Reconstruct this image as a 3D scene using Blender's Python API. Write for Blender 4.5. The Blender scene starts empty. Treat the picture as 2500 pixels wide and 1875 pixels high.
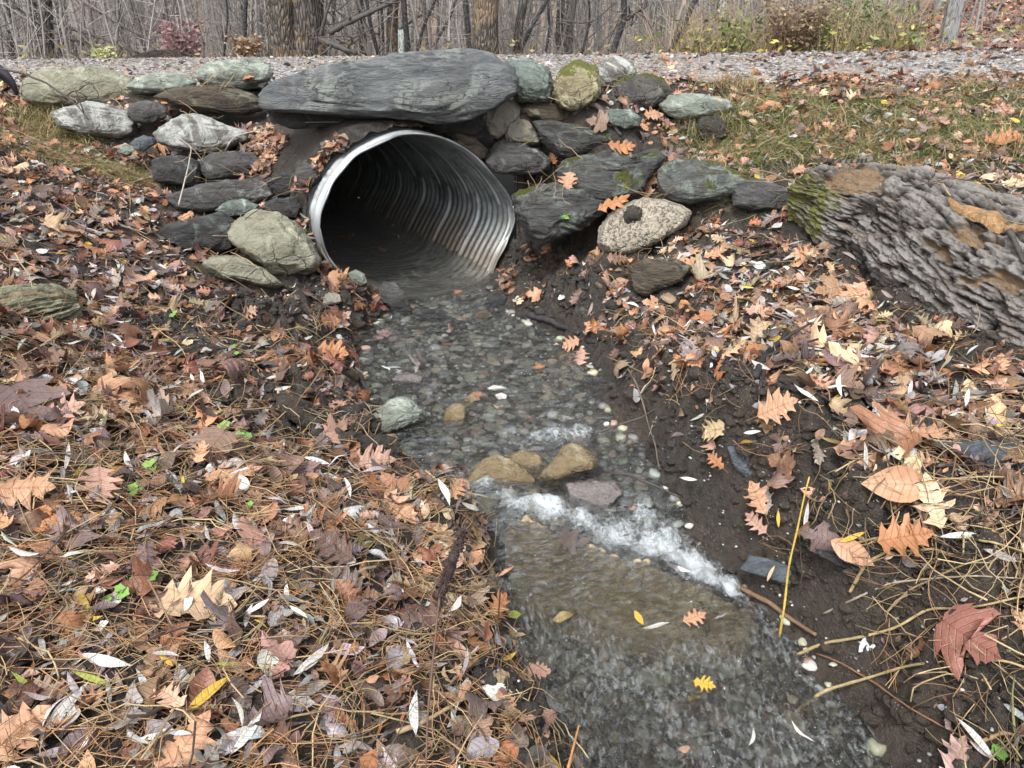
import bpy, bmesh, math, random
import numpy as np
from mathutils import Vector, Matrix
from mathutils.bvhtree import BVHTree
random.seed(7); RS = np.random.RandomState(11)
SC = bpy.context.scene; COL = SC.collection
# ------------------------------------------------------------------ camera model
W0, H0, F = 2500., 1875., 1925.
PITCH = math.atan((937.5 - 25) / F); cP, sP = math.cos(PITCH), math.sin(PITCH); ZC = 1.5
CAM = np.array([0, 0, ZC])
def rays(uv):
    uv = np.atleast_2d(np.asarray(uv, float))
    a = (uv[:, 0] - W0 / 2) / F; b = (H0 / 2 - uv[:, 1]) / F
    return np.stack([a, cP + b * sP, -sP + b * cP], 1)       # camera depth 1
def pz(u, v, z):
    d = rays([(u, v)])[0]; t = (z - ZC) / d[2]; return CAM + d * t
def py(u, v, y):
    d = rays([(u, v)])[0]; return CAM + d * (y / d[1])
def cr(x0, y0, s, pts): return [(x0 + x * s, y0 + y * s) for x, y in pts]
A_ = lambda *p: cr(0, 0, .38584, p)
B_ = lambda *p: cr(600, 80, .38584, p)
C_ = lambda *p: cr(1150, 80, .38584, p)
D_ = lambda *p: cr(1650, 0, .38584, p)
E_ = lambda *p: cr(0, 600, .38584, p)
F_ = lambda *p: cr(750, 650, .38584, p)
G_ = lambda *p: cr(1500, 600, .45208, p)
H_ = lambda *p: cr(850, 1200, .40687, p)
I_ = lambda *p: cr(1600, 1200, .40687, p)
J_ = lambda *p: cr(0, 1200, .40687, p)
Z_ = lambda *p: cr(0, 0, 1.1302, p)                          # whole view
# ------------------------------------------------------------------ noise
def _h(ix, iy, iz, seed):
    h = (ix.astype(np.int64) * 374761393 + iy.astype(np.int64) * 668265263 + iz.astype(np.int64) * 2147483647 + seed * 1274126177) & 0xffffffff
    h = ((h ^ (h >> 13)) * 1274126177) & 0xffffffff
    h = ((h ^ (h >> 16)) * 2246822519) & 0xffffffff
    return ((h ^ (h >> 15)) & 0xffffff) / float(0xffffff) * 2 - 1
def vn(P, seed=0):
    P = np.asarray(P, float); I = np.floor(P); f = P - I; I = I.astype(np.int64); w = f * f * f * (f * (f * 6 - 15) + 10)
    r = 0
    for dx in (0, 1):
        for dy in (0, 1):
            for dz in (0, 1):
                r = r + _h(I[:, 0] + dx, I[:, 1] + dy, I[:, 2] + dz, seed) * (w[:, 0] if dx else 1 - w[:, 0]) * (w[:, 1] if dy else 1 - w[:, 1]) * (w[:, 2] if dz else 1 - w[:, 2])
    return r
def fbm(P, o=4, seed=0, g=.5, ridged=False):
    P = np.asarray(P, float)
    if P.shape[1] == 2: P = np.concatenate([P, np.full((len(P), 1), .37)], 1)
    r = 0; a = 1.; t = 0
    for k in range(o):
        n = vn(P * (2 ** k) + 17.3 * k, seed + k)
        if ridged: n = 1 - 2 * np.abs(n)
        r = r + a * n; t += a; a *= g
    return r / t
def sm(a, b, x):
    t = np.clip((x - a) / (b - a), 0, 1); return t * t * (3 - 2 * t)
# ------------------------------------------------------------------ objects
def tag(o, label=None, cat=None, group=None, kind=None):
    for k, v in (('label', label), ('category', cat), ('group', group), ('kind', kind)):
        if v: o[k] = v
    return o
def mesh(name, V, Fc, mat=None, parent=None, loc=None, smooth=True, cols=None, attrs=None, mats=None, midx=None):
    """V (n,3); Fc (m,3)/(m,4) array or list of such arrays"""
    me = bpy.data.meshes.new(name); V = np.asarray(V, np.float32)
    if loc is not None: V = V - np.asarray(loc, np.float32)
    Fs = Fc if isinstance(Fc, list) and np.ndim(Fc[0]) == 2 else [np.asarray(Fc)]
    Fs = [np.asarray(f, np.int32) for f in Fs if len(f)]
    me.vertices.add(len(V)); me.vertices.foreach_set('co', V.ravel())
    nl = sum(f.size for f in Fs); nf = sum(len(f) for f in Fs)
    me.loops.add(nl); me.loops.foreach_set('vertex_index', np.concatenate([f.ravel() for f in Fs]))
    tot = np.concatenate([np.full(len(f), f.shape[1], np.int32) for f in Fs]); st = np.concatenate([[0], np.cumsum(tot)[:-1]]).astype(np.int32)
    me.polygons.add(nf); me.polygons.foreach_set('loop_start', st); me.polygons.foreach_set('loop_total', tot)
    me.polygons.foreach_set('use_smooth', np.full(nf, bool(smooth)))
    if midx is not None: me.polygons.foreach_set('material_index', np.asarray(midx, np.int32))
    me.update(calc_edges=True)
    if cols is not None:
        c = np.ones((len(V), 4), np.float32); cols = np.asarray(cols); c[:, :cols.shape[1]] = cols
        a = me.color_attributes.new('Col', 'FLOAT_COLOR', 'POINT'); a.data.foreach_set('color', c.ravel())
    for k, v in (attrs or {}).items():
        a = me.attributes.new(k, 'FLOAT', 'POINT'); a.data.foreach_set('value', np.asarray(v, np.float32))
    for m in (mats or ([mat] if mat else [])): me.materials.append(m)
    o = bpy.data.objects.new(name, me); COL.objects.link(o)
    if loc is not None: o.location = [float(q) for q in loc]
    if parent is not None:
        o.parent = parent
        o.matrix_parent_inverse = Matrix.Translation(Vector(parent.location)).inverted()
    return o
def empty(name, loc):
    o = bpy.data.objects.new(name, None); COL.objects.link(o); o.location = [float(q) for q in loc]; o.empty_display_size = .1
    return o
class Bag:
    """collects geometry of ONE mesh"""
    def __init__(s): s.V = []; s.Q = []; s.T = []; s.C = []; s.n = 0; s.A = []
    def add(s, V, Q=None, T=None, col=(1, 1, 1), att=None, tt_=None):
        V = np.asarray(V, float)
        if Q is not None and len(Q): s.Q.append(np.asarray(Q) + s.n)
        if T is not None and len(T): s.T.append(np.asarray(T) + s.n)
        c = np.asarray(col, float)
        c = np.broadcast_to(c[:3], (len(V), 3)) if c.ndim == 1 else c
        s.C.append(c if c.shape[1] == 4 else np.concatenate([c, np.ones((len(V), 1)) if tt_ is None else np.asarray(tt_)[:, None]], 1))
        s.A.append(np.zeros(len(V)) if att is None else np.asarray(att, float))
        s.V.append(V); s.n += len(V)
    def build(s, name, mat, parent=None, loc=None, smooth=True):
        F_l = []
        if s.Q: F_l.append(np.concatenate(s.Q))
        if s.T: F_l.append(np.concatenate(s.T))
        return mesh(name, np.concatenate(s.V), F_l, mat, parent, loc, smooth, np.concatenate(s.C), {'lt': np.concatenate(s.A)})
def tube(P, R, k=6, wob=0, seed=0):
    P = np.asarray(P, float); n = len(P); R = np.broadcast_to(np.asarray(R, float), (n,))
    T = np.gradient(P, axis=0); T /= np.linalg.norm(T, axis=1)[:, None] + 1e-9
    up = np.array([0, 0, 1.]) if abs(T[:, 2]).mean() < .8 else np.array([1., 0, 0])
    N = np.cross(T, up); N /= np.linalg.norm(N, axis=1)[:, None] + 1e-9; B = np.cross(T, N)
    a = np.arange(k) * 2 * math.pi / k
    V = P[:, None] + R[:, None, None] * (np.cos(a)[None, :, None] * N[:, None] + np.sin(a)[None, :, None] * B[:, None])
    V = V.reshape(-1, 3)
    if wob: V = V + (np.repeat(R, k) * wob * vn(V * 30 / max(R.max() * 20, .3), seed))[:, None] * ((V - np.repeat(P, k, 0)) / (np.repeat(R, k)[:, None] + 1e-9))
    i = np.arange(n - 1)[:, None] * k; j = np.arange(k)[None]; j2 = (j + 1) % k
    Q = np.stack([i + j, i + j2, i + k + j2, i + k + j], -1).reshape(-1, 4)
    c0, c1 = len(V), len(V) + 1; V = np.concatenate([V, P[:1], P[-1:]])
    jj = np.arange(k); T_ = np.concatenate([np.stack([np.full(k, c0), (jj + 1) % k, jj], 1), np.stack([np.full(k, c1), (n - 1) * k + jj, (n - 1) * k + (jj + 1) % k], 1)])
    return V, Q, T_
def resample(P, n):
    P = np.asarray(P, float); d = np.concatenate([[0], np.cumsum(np.linalg.norm(np.diff(P, axis=0), axis=1))]); t = np.linspace(0, d[-1], n)
    # smooth (catmull-like) by interpolating then light filtering
    Q = np.stack([np.interp(t, d, P[:, k]) for k in range(3)], 1)
    for _ in range(2): Q[1:-1] = (Q[:-2] + 2 * Q[1:-1] + Q[2:]) / 4
    return Q
# ------------------------------------------------------------------ materials
class NT:
    def __init__(s, name):
        s.m = bpy.data.materials.new(name); s.m.use_nodes = True; s.t = s.m.node_tree; s.t.nodes.clear()
    def n(s, ty, **kw):
        nd = s.t.nodes.new('ShaderNode' + ty)
        for k, v in kw.items():
            if k.startswith('_'): setattr(nd, k[1:], v); continue
            key = int(k[1:]) if k[0] == 'i' and k[1:].isdigit() else k.replace('0', ' ')
            s.set(nd.inputs[key], v)
        return nd
    def set(s, sock, v):
        if isinstance(v, bpy.types.NodeSocket): s.t.links.new(v, sock)
        elif isinstance(v, bpy.types.Node): s.t.links.new(v.outputs[0], sock)
        elif isinstance(v, (tuple, list)) and len(v) == 3 and sock.type == 'RGBA': sock.default_value = (*v, 1)
        else: sock.default_value = v
    def noise(s, vec, scale, detail=4, rough=.55, dist=0): return s.n('TexNoise', Vector=vec, Scale=scale, Detail=detail, Roughness=rough, Distortion=dist).outputs[0]
    def vor(s, vec, scale, feat='F1', out=0): return s.n('TexVoronoi', _feature=feat, Vector=vec, Scale=scale).outputs[out]
    def ramp(s, f, pts, interp='LINEAR'):
        r = s.n('ValToRGB', Fac=f); e = r.color_ramp; e.interpolation = interp
        while len(e.elements) < len(pts): e.elements.new(.5)
        for q, (p, c) in zip(e.elements, pts):
            q.position = p; q.color = (c, c, c, 1) if not isinstance(c, (tuple, list)) else (*c, 1)
        return r.outputs[0]
    def mix(s, f, a, b, mode='MIX'):
        nd = s.n('Mix', _data_type='RGBA', _blend_type=mode)
        s.set(nd.inputs[0], f); s.set(nd.inputs[6], a); s.set(nd.inputs[7], b); return nd.outputs[2]
    def math(s, op, a, b=0., c=0., clamp=False):
        nd = s.n('Math', _operation=op, _use_clamp=clamp); s.set(nd.inputs[0], a); s.set(nd.inputs[1], b); s.set(nd.inputs[2], c); return nd.outputs[0]
    def mapr(s, v, a, b, c=0., d=1.): return s.n('MapRange', _clamp=True, i0=v, i1=a, i2=b, i3=c, i4=d).outputs[0]
    def obj(s): return s.n('TexCoord').outputs['Object']
    def pos(s): return s.n('NewGeometry').outputs['Position']
    def nz(s): return s.n('SeparateXYZ', Vector=s.n('NewGeometry').outputs['Normal']).outputs[2]
    def mapping(s, vec, scale=(1, 1, 1), rot=(0, 0, 0)): return s.n('Mapping', Vector=vec, Scale=scale, Rotation=rot).outputs[0]
    def attr(s, n, out=0): return s.n('Attribute', _attribute_name=n).outputs[out]
    def bump(s, h, strength=.5, dist=.01, normal=None):
        b = s.n('Bump', Height=h, Strength=strength, Distance=dist)
        if normal is not None: s.set(b.inputs['Normal'], normal)
        return b.outputs[0]
    def out(s, col, rough=.6, nor=None, spec=.5, **kw):
        b = s.n('BsdfPrincipled'); s.set(b.inputs['Base Color'], col); s.set(b.inputs['Roughness'], rough); s.set(b.inputs['Specular IOR Level'], spec)
        if nor is not None: s.set(b.inputs['Normal'], nor)
        for k, v in kw.items(): s.set(b.inputs[k.replace('_', ' ')], v)
        o = s.n('OutputMaterial'); s.t.links.new(b.outputs[0], o.inputs[0]); return s.m
def rock_mat(name, c1, c2, lich=None, la=.0, moss=0., scale=1., strata=(1, 1, 3.5), srot=(0, .25, 0), dirt=.35, bstr=.7, speck=0., rough=.62, vein=0.):
    t = NT(name); o = t.obj(); so = t.mapping(o, strata, srot)
    a = t.noise(so, 9 * scale, 8, .68, .6); b = t.noise(so, 38 * scale, 6, .7, .3); c = t.noise(o, 3.2 * scale, 3, .5)
    col = t.mix(t.ramp(a, [(.36, 0), (.64, 1)]), c1, c2)
    col = t.mix(t.mapr(b, .3, .7, 0, .55), col, t.mix(.6, col, (.03, .03, .032)))
    fine = t.noise(so, 120 * scale, 3, .7)
    col = t.mix(t.mapr(fine, .55, .75, 0, .35), col, t.mix(.5, col, (.5, .5, .47)))
    if speck:
        v = t.vor(o, 90 * scale, out=1); vv = t.vor(o, 60 * scale, 'DISTANCE_TO_EDGE')
        col = t.mix(speck, col, t.mix(t.ramp(t.noise(o, 80 * scale, 3, .7), [(.4, 0), (.55, 1)]), (.12, .09, .06), (.62, .56, .46)))
    if lich:
        lm = t.ramp(t.math('ADD', t.noise(o, 5 * scale, 6, .7, .8), t.math('MULTIPLY', t.nz(), .09)), [(.62 - .22 * la, 0), (.70 - .2 * la, 1)])
        col = t.mix(t.math('MULTIPLY', lm, t.mapr(fine, .3, .7, .55, 1)), col, lich)
    if vein:
        w = t.ramp(t.noise(t.mapping(o, (1, 1, 1), (.4, .6, .2)), 2.2, 3, .4, 1.5), [(.485, 0), (.5, 1), (.515, 0)])
        col = t.mix(t.math('MULTIPLY', w, vein), col, (.7, .72, .7))
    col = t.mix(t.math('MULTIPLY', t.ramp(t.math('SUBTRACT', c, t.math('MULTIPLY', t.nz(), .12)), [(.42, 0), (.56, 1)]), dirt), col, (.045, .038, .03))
    h = t.math('ADD', t.math('MULTIPLY', a, 1.5), t.math('ADD', t.math('MULTIPLY', b, .8), t.math('MULTIPLY', fine, .25)))
    ck = t.vor(t.n('VectorMath', _operation='ADD', i0=so, i1=t.n('VectorMath', _operation='SCALE', i0=t.n('TexNoise', Vector=so, Scale=6 * scale, Detail=3.).outputs[1], Scale=.22).outputs[0]).outputs[0], 9 * scale, 'DISTANCE_TO_EDGE'); ckm = t.math('MULTIPLY', t.ramp(ck, [(0, 1), (.035, 0)]), t.mapr(t.noise(o, 4, 3), .45, .6))
    col = t.mix(t.math('MULTIPLY', ckm, .7), col, (.02, .02, .02)); h = t.math('SUBTRACT', h, t.math('MULTIPLY', ckm, .8))
    rg = t.mapr(a, .3, .7, rough - .18, rough + .15)
    if moss:
        mm = t.ramp(t.math('ADD', t.noise(o, 4.5 * scale, 5, .7, .5), t.math('MULTIPLY', t.nz(), .2)), [(.72 - .22 * moss, 0), (.78 - .22 * moss, 1)])
        mc = t.mix(t.noise(o, 60, 3, .8), (.035, .05, .008), (.22, .23, .03)); col = t.mix(mm, col, mc)
        h = t.math('ADD', h, t.math('MULTIPLY', mm, t.math('MULTIPLY', t.noise(o, 150, 2, .7), 1.0)))
    return t.out(col, rg, t.bump(h, min(1., bstr * 1.25), .045))
M = {}
GREEN = (.22, .26, .22); GREY = (.16, .165, .165); PALE = (.36, .38, .36)
M['slab'] = rock_mat('slate_slab', (.13, .145, .155), (.33, .35, .35), (.42, .45, .41), .25, 0, 1, (1, 1, 4.2), (.0, .16, 0), .25, 1.0, vein=.0)
M['tan'] = rock_mat('tan_boulder', (.25, .25, .18), (.38, .37, .27), (.44, .45, .34), .3, 0, .8, (1, 1, 1.6), (0, .5, 0), .2, .6)
M['pale'] = rock_mat('pale_green_rock', (.19, .22, .18), (.36, .40, .34), (.50, .56, .48), .4, 0, 1, (1, 1, 2.2), (0, .2, 0), .3, .6)
M['white'] = rock_mat('white_lichen_rock', (.13, .125, .115), (.27, .265, .24), (.50, .52, .49), .65, 0, .9, (1, 1, 1.8), (0, -.3, 0), .3, .55)
M['grey'] = rock_mat('grey_rock', (.085, .085, .088), (.21, .205, .195), (.42, .43, .41), .15, 0, 1.1, (1, 1, 3), (0, .12, 0), .4, .8)
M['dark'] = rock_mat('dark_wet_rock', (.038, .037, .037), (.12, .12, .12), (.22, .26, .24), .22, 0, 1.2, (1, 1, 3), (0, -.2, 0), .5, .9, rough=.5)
M['brown'] = rock_mat('brown_layered_rock', (.08, .06, .05), (.25, .20, .13), (.36, .36, .26), .2, 0, 1.1, (1, 1, 5), (0, .15, 0), .35, .9)
M['ledge'] = rock_mat('green_ledge_rock', (.06, .06, .06), (.21, .215, .205), (.32, .38, .34), .28, .16, 1.1, (1, 1, 4), (0, -.45, 0), .35, 1.0, rough=.55)
M['ledge2'] = rock_mat('green_topped_rock', (.09, .09, .09), (.24, .26, .24), (.36, .43, .38), .45, .35, 1.1, (1, 1, 3), (0, .3, 0), .3, .9)
M['greenish'] = rock_mat('green_smooth_rock', (.075, .10, .09), (.20, .25, .22), (.38, .43, .40), .3, 0, 1, (1, 1, 1.3), (0, 0, 0), .35, .45, rough=.5)
M['mossy'] = rock_mat('moss_covered_boulder', (.26, .22, .13), (.42, .37, .22), (.5, .48, .3), .35, .72, 1, (1, 1, 1), (0, 0, 0), .2, .6)
M['mossy2'] = rock_mat('moss_fronted_rock', (.08, .08, .078), (.22, .21, .19), (.3, .32, .28), .2, .62, 1, (1, 1, 1), (0, 0, 0), .3, .8)
M['granite'] = rock_mat('speckled_granite', (.30, .26, .20), (.46, .41, .33), (.55, .50, .38), .3, 0, 1, (1, 1, 1), (0, 0, 0), .15, .7, speck=.75)
M['smooth'] = rock_mat('smooth_tan_grey', (.15, .14, .12), (.30, .27, .20), (.36, .36, .3), .25, 0, 1, (1, 1, 1.3), (0, 0, 0), .25, .3, rough=.5)
M['wetbrown'] = rock_mat('wet_brown_rock', (.15, .11, .055), (.32, .245, .145), (.36, .33, .22), .2, 0, 1, (1, 1, 2), (0, .3, 0), .1, .5, rough=.25)
M['subm'] = rock_mat('submerged_brown_rock', (.30, .21, .10), (.60, .47, .28), (.55, .46, .30), .2, 0, 1, (1, 1, 2), (0, .3, 0), .1, .5, rough=.25)
M['slate'] = rock_mat('blue_grey_slate', (.07, .085, .10), (.16, .185, .205), None, 0, 0, 1.2, (1, 5, 1), (0, 0, 0), .15, .5, rough=.45)
M['purple'] = rock_mat('wet_purple_stone', (.10, .085, .085), (.2, .175, .17), None, 0, 0, 1.2, (1, 1, 2), (0, 0, 0), .1, .3, rough=.25)
M['quartz'] = rock_mat('white_quartz', (.5, .47, .43), (.75, .74, .7), None, 0, 0, 2, (1, 1, 1), (0, 0, 0), .08, .4, rough=.4)
def soil_mat():
    t = NT('wet_soil_and_humus'); o = t.pos()
    a = t.noise(o, 2.2, 5, .6); b = t.noise(o, 26, 6, .7, .4); c = t.noise(o, 140, 3, .75)
    col = t.mix(t.ramp(b, [(.32, 0), (.7, 1)]), (.018, .0155, .0135), (.082, .071, .060))
    col = t.mix(t.mapr(a, .45, .65, 0, .5), col, (.10, .07, .048))
    sp = t.vor(o, 120, out=0); spc = t.vor(o, 120, out=1)
    col = t.mix(t.math('MULTIPLY', t.ramp(sp, [(.14, 1), (.22, 0)]), t.mapr(t.noise(o, 7, 2), .5, .66, 0, .8)), col, t.mix(.6, spc, (.42, .4, .37)))
    g = t.attr('grass', 2); l = t.attr('far', 2)
    col = t.mix(t.math('MULTIPLY', g, .75), col, t.mix(b, (.035, .04, .014), (.14, .14, .06)))
    lc = t.ramp(t.noise(o, 9, 5, .8, .5), [(.25, (.09, .06, .045)), (.45, (.22, .15, .10)), (.6, (.30, .21, .15)), (.75, (.15, .11, .09))])
    col = t.mix(l, col, lc)
    h = t.math('ADD', b, t.math('MULTIPLY', c, .45))
    return t.out(col, t.mapr(b, .3, .7, .3, .8), t.bump(h, 1.0, .03), .5)
M['soil'] = soil_mat()
def road_mat():
    t = NT('gravel_road'); o = t.pos()
    v = t.vor(o, 42, out=1); n = t.noise(o, 60, 4, .7); big = t.noise(o, 1.3, 4, .6)
    g = t.n('RGBToBW', Color=v).outputs[0]
    col = t.ramp(g, [(.2, (.10, .09, .085)), (.5, (.26, .24, .225)), (.8, (.45, .43, .42))])
    col = t.mix(t.mapr(big, .4, .65, 0, .75), col, t.ramp(t.noise(o, 18, 4, .7), [(.3, (.12, .085, .06)), (.6, (.33, .25, .19))]))
    return t.out(col, .8, t.bump(t.math('ADD', t.vor(o, 42), n), .8, .012))
M['road'] = road_mat()
def leaf_mat():
    t = NT('fallen_leaf'); col = t.attr('Col'); o = t.obj(); v = t.attr('lt', 2)
    n = t.noise(t.pos(), 55, 4, .7); n2 = t.noise(t.pos(), 260, 3, .7)
    c = t.mix(t.mapr(n, .35, .7, 0, .45), col, t.mix(1, col, (.55, .42, .36), 'MULTIPLY'))
    c = t.mix(t.mapr(n2, .5, .8, 0, .35), c, t.mix(.5, c, (.75, .65, .5)))
    c = t.mix(t.math('MULTIPLY', t.ramp(v, [(.0, 1), (.09, 0)]), .5), c, t.mix(1, c, (.5, .33, .25), 'MULTIPLY'))
    al = t.attr('Col', 3); ph = t.math('FRACT', t.math('MULTIPLY', t.math('SUBTRACT', al, t.math('MULTIPLY', v, .16)), 8.0)); lat = t.math('MULTIPLY', t.ramp(ph, [(.0, 1), (.10, 0), (.9, 0), (1, 1)]), t.ramp(al, [(.94, 1), (.97, 0)]))
    c = t.mix(t.math('MULTIPLY', lat, .22), c, t.mix(1, c, (.45, .32, .25), 'MULTIPLY'))
    b = t.n('BsdfPrincipled'); t.set(b.inputs['Base Color'], c); t.set(b.inputs['Roughness'], t.mapr(n, .3, .7, .3, .6)); t.set(b.inputs['Specular IOR Level'], .45)
    t.set(b.inputs['Normal'], t.bump(t.math('SUBTRACT', t.math('ADD', n, t.math('MULTIPLY', n2, .3)), t.math('MULTIPLY', lat, .5)), .6, .004))
    tr = t.n('BsdfTranslucent', Color=c); mx = t.n('MixShader', i0=.12); t.t.links.new(b.outputs[0], mx.inputs[1]); t.t.links.new(tr.outputs[0], mx.inputs[2])
    o_ = t.n('OutputMaterial'); t.t.links.new(mx.outputs[0], o_.inputs[0]); return t.m
M['leaf'] = leaf_mat()
def col_mat(name, rough=.6, bs=80, bstr=.3, spec=.4, mul=.5):
    t = NT(name); c = t.attr('Col'); n = t.noise(t.obj(), bs, 4, .7)
    return t.out(t.mix(t.mapr(n, .3, .7, 0, mul), c, t.mix(1, c, (.4, .38, .36), 'MULTIPLY')), rough, t.bump(n, bstr, .004), spec)
M['needle'] = col_mat('pine_needle', .45)
M['pebble'] = col_mat('pebble', .45, 60, .2, mul=.4)
M['grass'] = col_mat('grass_blade', .55)
M['twig'] = col_mat('twig_bark', .65, 120, .6)
M['brushm'] = col_mat('brush_stem', .8, 20, .2)
def bark_mat(name, c1, c2, sc=(9, 9, 2.2), accent=None, aa=.0, bstr=1., green=0., dist=.03):
    t = NT(name); o = t.mapping(t.obj(), sc); a = t.noise(o, 2.2, 6, .65, .8); v = t.vor(o, 3.2, 'DISTANCE_TO_EDGE'); f = t.noise(t.obj(), 70, 4, .7)
    col = t.mix(t.ramp(a, [(.33, 0), (.65, 1)]), c1, c2)
    col = t.mix(t.ramp(v, [(0, .85), (.12, 0)]), col, (.02, .018, .016))
    if accent: col = t.mix(t.math('MULTIPLY', t.ramp(t.noise(t.obj(), 2.6, 4, .6, .4), [(.58 - .3 * aa, 0), (.66 - .3 * aa, 1)]), .85), col, accent)
    if green: col = t.mix(t.ramp(t.noise(t.obj(), 3.7, 5, .7), [(.62 - .2 * green, 0), (.7 - .2 * green, .8)]), col, (.13, .15, .04))
    h = t.math('ADD', t.math('MULTIPLY', t.math('MINIMUM', v, .25), 3), t.math('ADD', a, t.math('MULTIPLY', f, .3)))
    return t.out(col, .8, t.bump(h, bstr, dist), .3)
M['bark_grey'] = bark_mat('grey_tree_bark', (.085, .08, .078), (.2, .19, .18))
M['bark_big'] = bark_mat('furrowed_bark', (.07, .062, .06), (.19, .17, .155), (12, 12, 2), (.33, .23, .14), .18, 1., .15)
M['bark_red'] = bark_mat('flaking_bark', (.09, .075, .065), (.20, .175, .15), (12, 12, 3), (.25, .185, .13), .2, 1., .2)
M['bark_dark'] = bark_mat('dark_branch_bark', (.03, .03, .034), (.09, .09, .10), (20, 20, 6), None, 0, .6)
# ------------------------------------------------------------------ stream & terrain
S = 1.1302
def zp(u, v, z): p = pz(u * S, v * S, z); return p
left_e = [(870, 640, .2), (815, 690, .19), (775, 735, .185), (765, 790, .18), (780, 860, .17), (800, 930, .165), (850, 975, .16), (905, 1040, .14), (930, 1090, .13), (1040, 1130, .12), (1075, 1200, .08), (1035, 1290, .03), (1075, 1350, 0), (1105, 1440, 0), (1150, 1540, 0), (1215, 1640, 0), (1260, 1760, 0), (1290, 2100, 0)]
right_e = [(1060, 640, .2), (1110, 685, .19), (1200, 725, .185), (1265, 775, .18), (1310, 830, .17), (1320, 900, .165), (1385, 960, .155), (1430, 1040, .14), (1500, 1110, .11), (1560, 1180, .08), (1620, 1260, .03), (1680, 1340, 0), (1760, 1430, 0), (1850, 1530, 0), (1935, 1640, 0), (2020, 1760, 0), (2300, 2100, 0)]
LE = np.array([zp(*q) for q in left_e]); RE = np.array([zp(*q) for q in right_e])
AL = math.radians(34); PR = np.array([math.cos(AL), math.sin(AL), 0]); AX = np.array([-math.sin(AL), math.cos(AL), 0]); MC = np.array([-.40, 3.93, 0])
# culvert profile traced in its own (oblique) mouth plane
mouth_px = B_((436, 1200), (455, 1110), (490, 1015), (540, 925), (600, 850), (680, 775), (780, 710), (870, 665), (960, 635), (1070, 622), (1180, 640), (1290, 680), (1400, 745), (1500, 830), (1590, 930), (1660, 1030), (1700, 1120), (1712, 1190), (1690, 1270), (1650, 1345), (1610, 1410), (1580, 1480), (1550, 1560), (1440, 1625), (1290, 1655), (1100, 1668), (930, 1665), (780, 1630), (640, 1560), (530, 1450), (460, 1330))
def mouth_pt(u, v):
    d = rays([(u, v)])[0]; t = ((MC - CAM) @ AX) / (d @ AX); P = CAM + d * t; return ((P - MC) @ PR, P[2])
PRF = np.array([mouth_pt(*q) for q in mouth_px])
PC = np.array([(PRF[:, 0].min() + PRF[:, 0].max()) / 2, (PRF[:, 1].min() + PRF[:, 1].max()) / 2])
_ang = np.arctan2(PRF[:, 1] - PC[1], PRF[:, 0] - PC[0]); _rad = np.hypot(PRF[:, 0] - PC[0], PRF[:, 1] - PC[1]); _o = np.argsort(_ang); _ang = _ang[_o]; _rad = _rad[_o]
def prad(th): return np.interp(th, _ang, _rad, period=2 * math.pi)
_th = np.linspace(-math.pi, math.pi, 361)[:-1]; _rr = prad(_th)
for _ in range(60): _rr = (np.roll(_rr, 1) + 2 * _rr + np.roll(_rr, -1)) / 4
def prad(th): return np.interp(th, _th, _rr, period=2 * math.pi)
print('PIPE W', np.ptp(PRF[:, 0]), 'z', PRF[:, 1].min(), PRF[:, 1].max(), 'centre', PC)
def pipe_local(X, Y): dx, dy = X - MC[0], Y - MC[1]; return dx * PR[0] + dy * PR[1], dx * AX[0] + dy * AX[1]
HW = np.ptp(PRF[:, 0]) / 2
_qg = np.linspace(-HW, HW, 81); _tg = np.linspace(-math.pi, math.pi, 1441); _bx, _bz = prad(_tg) * np.cos(_tg), prad(_tg) * np.sin(_tg)
_top = np.array([max([z for x, z in zip(_bx, _bz) if abs(x - q) < .02] or [0]) for q in _qg]) + PC[1]; _bot = np.array([min([z for x, z in zip(_bx, _bz) if abs(x - q) < .02] or [0]) for q in _qg]) + PC[1]
DS = .035
# polygon of the stream in plan, running on into the pipe
def ploc(q, d): p = MC + PR * q + AX * d; return p[:2]
POLY = np.concatenate([LE[::-1, :2], [ploc(PC[0] - .30, -.02), ploc(PC[0] - .40, .5), ploc(PC[0] - .40, 3.6)], [ploc(PC[0] + .42, 3.6), ploc(PC[0] + .42, .5), ploc(PC[0] + .42, .0)], RE[:, :2]])
def sdist(X, Y, P=POLY):
    p = np.stack([X, Y], 1); n = len(P); d2 = np.full(len(p), 1e9); ins = np.zeros(len(p), bool)
    for i in range(n):
        a, b = P[i], P[(i + 1) % n]; e = b - a; w = p - a
        t = np.clip((w @ e) / (e @ e + 1e-12), 0, 1); q = w - t[:, None] * e; d2 = np.minimum(d2, (q ** 2).sum(1))
        c = ((a[1] <= p[:, 1]) != (b[1] <= p[:, 1])); xi = a[0] + (p[:, 1] - a[1]) / (b[1] - a[1] + 1e-12) * e[0]
        ins ^= c & (p[:, 0] < xi)
    return np.where(ins, -1, 1) * np.sqrt(d2)
def tps(P, Z, lam=1e-4):
    P = np.asarray(P, float); n = len(P); r = np.linalg.norm(P[:, None] - P[None], axis=2); K = np.where(r > 0, r * r * np.log(r + 1e-12), 0) + np.eye(n) * lam
    A = np.zeros((n + 3, n + 3)); A[:n, :n] = K; A[:n, n] = 1; A[:n, n + 1:] = P; A[n, :n] = 1; A[n + 1:, :n] = P.T
    w = np.linalg.solve(A, np.concatenate([Z, [0, 0, 0]]))
    def f(X, Y):
        o = w[n] + w[n + 1] * X + w[n + 2] * Y
        for i in range(n):
            rr = np.hypot(X - P[i, 0], Y - P[i, 1]); o = o + w[i] * rr * rr * np.log(rr + 1e-12)
        return o
    return f
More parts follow.
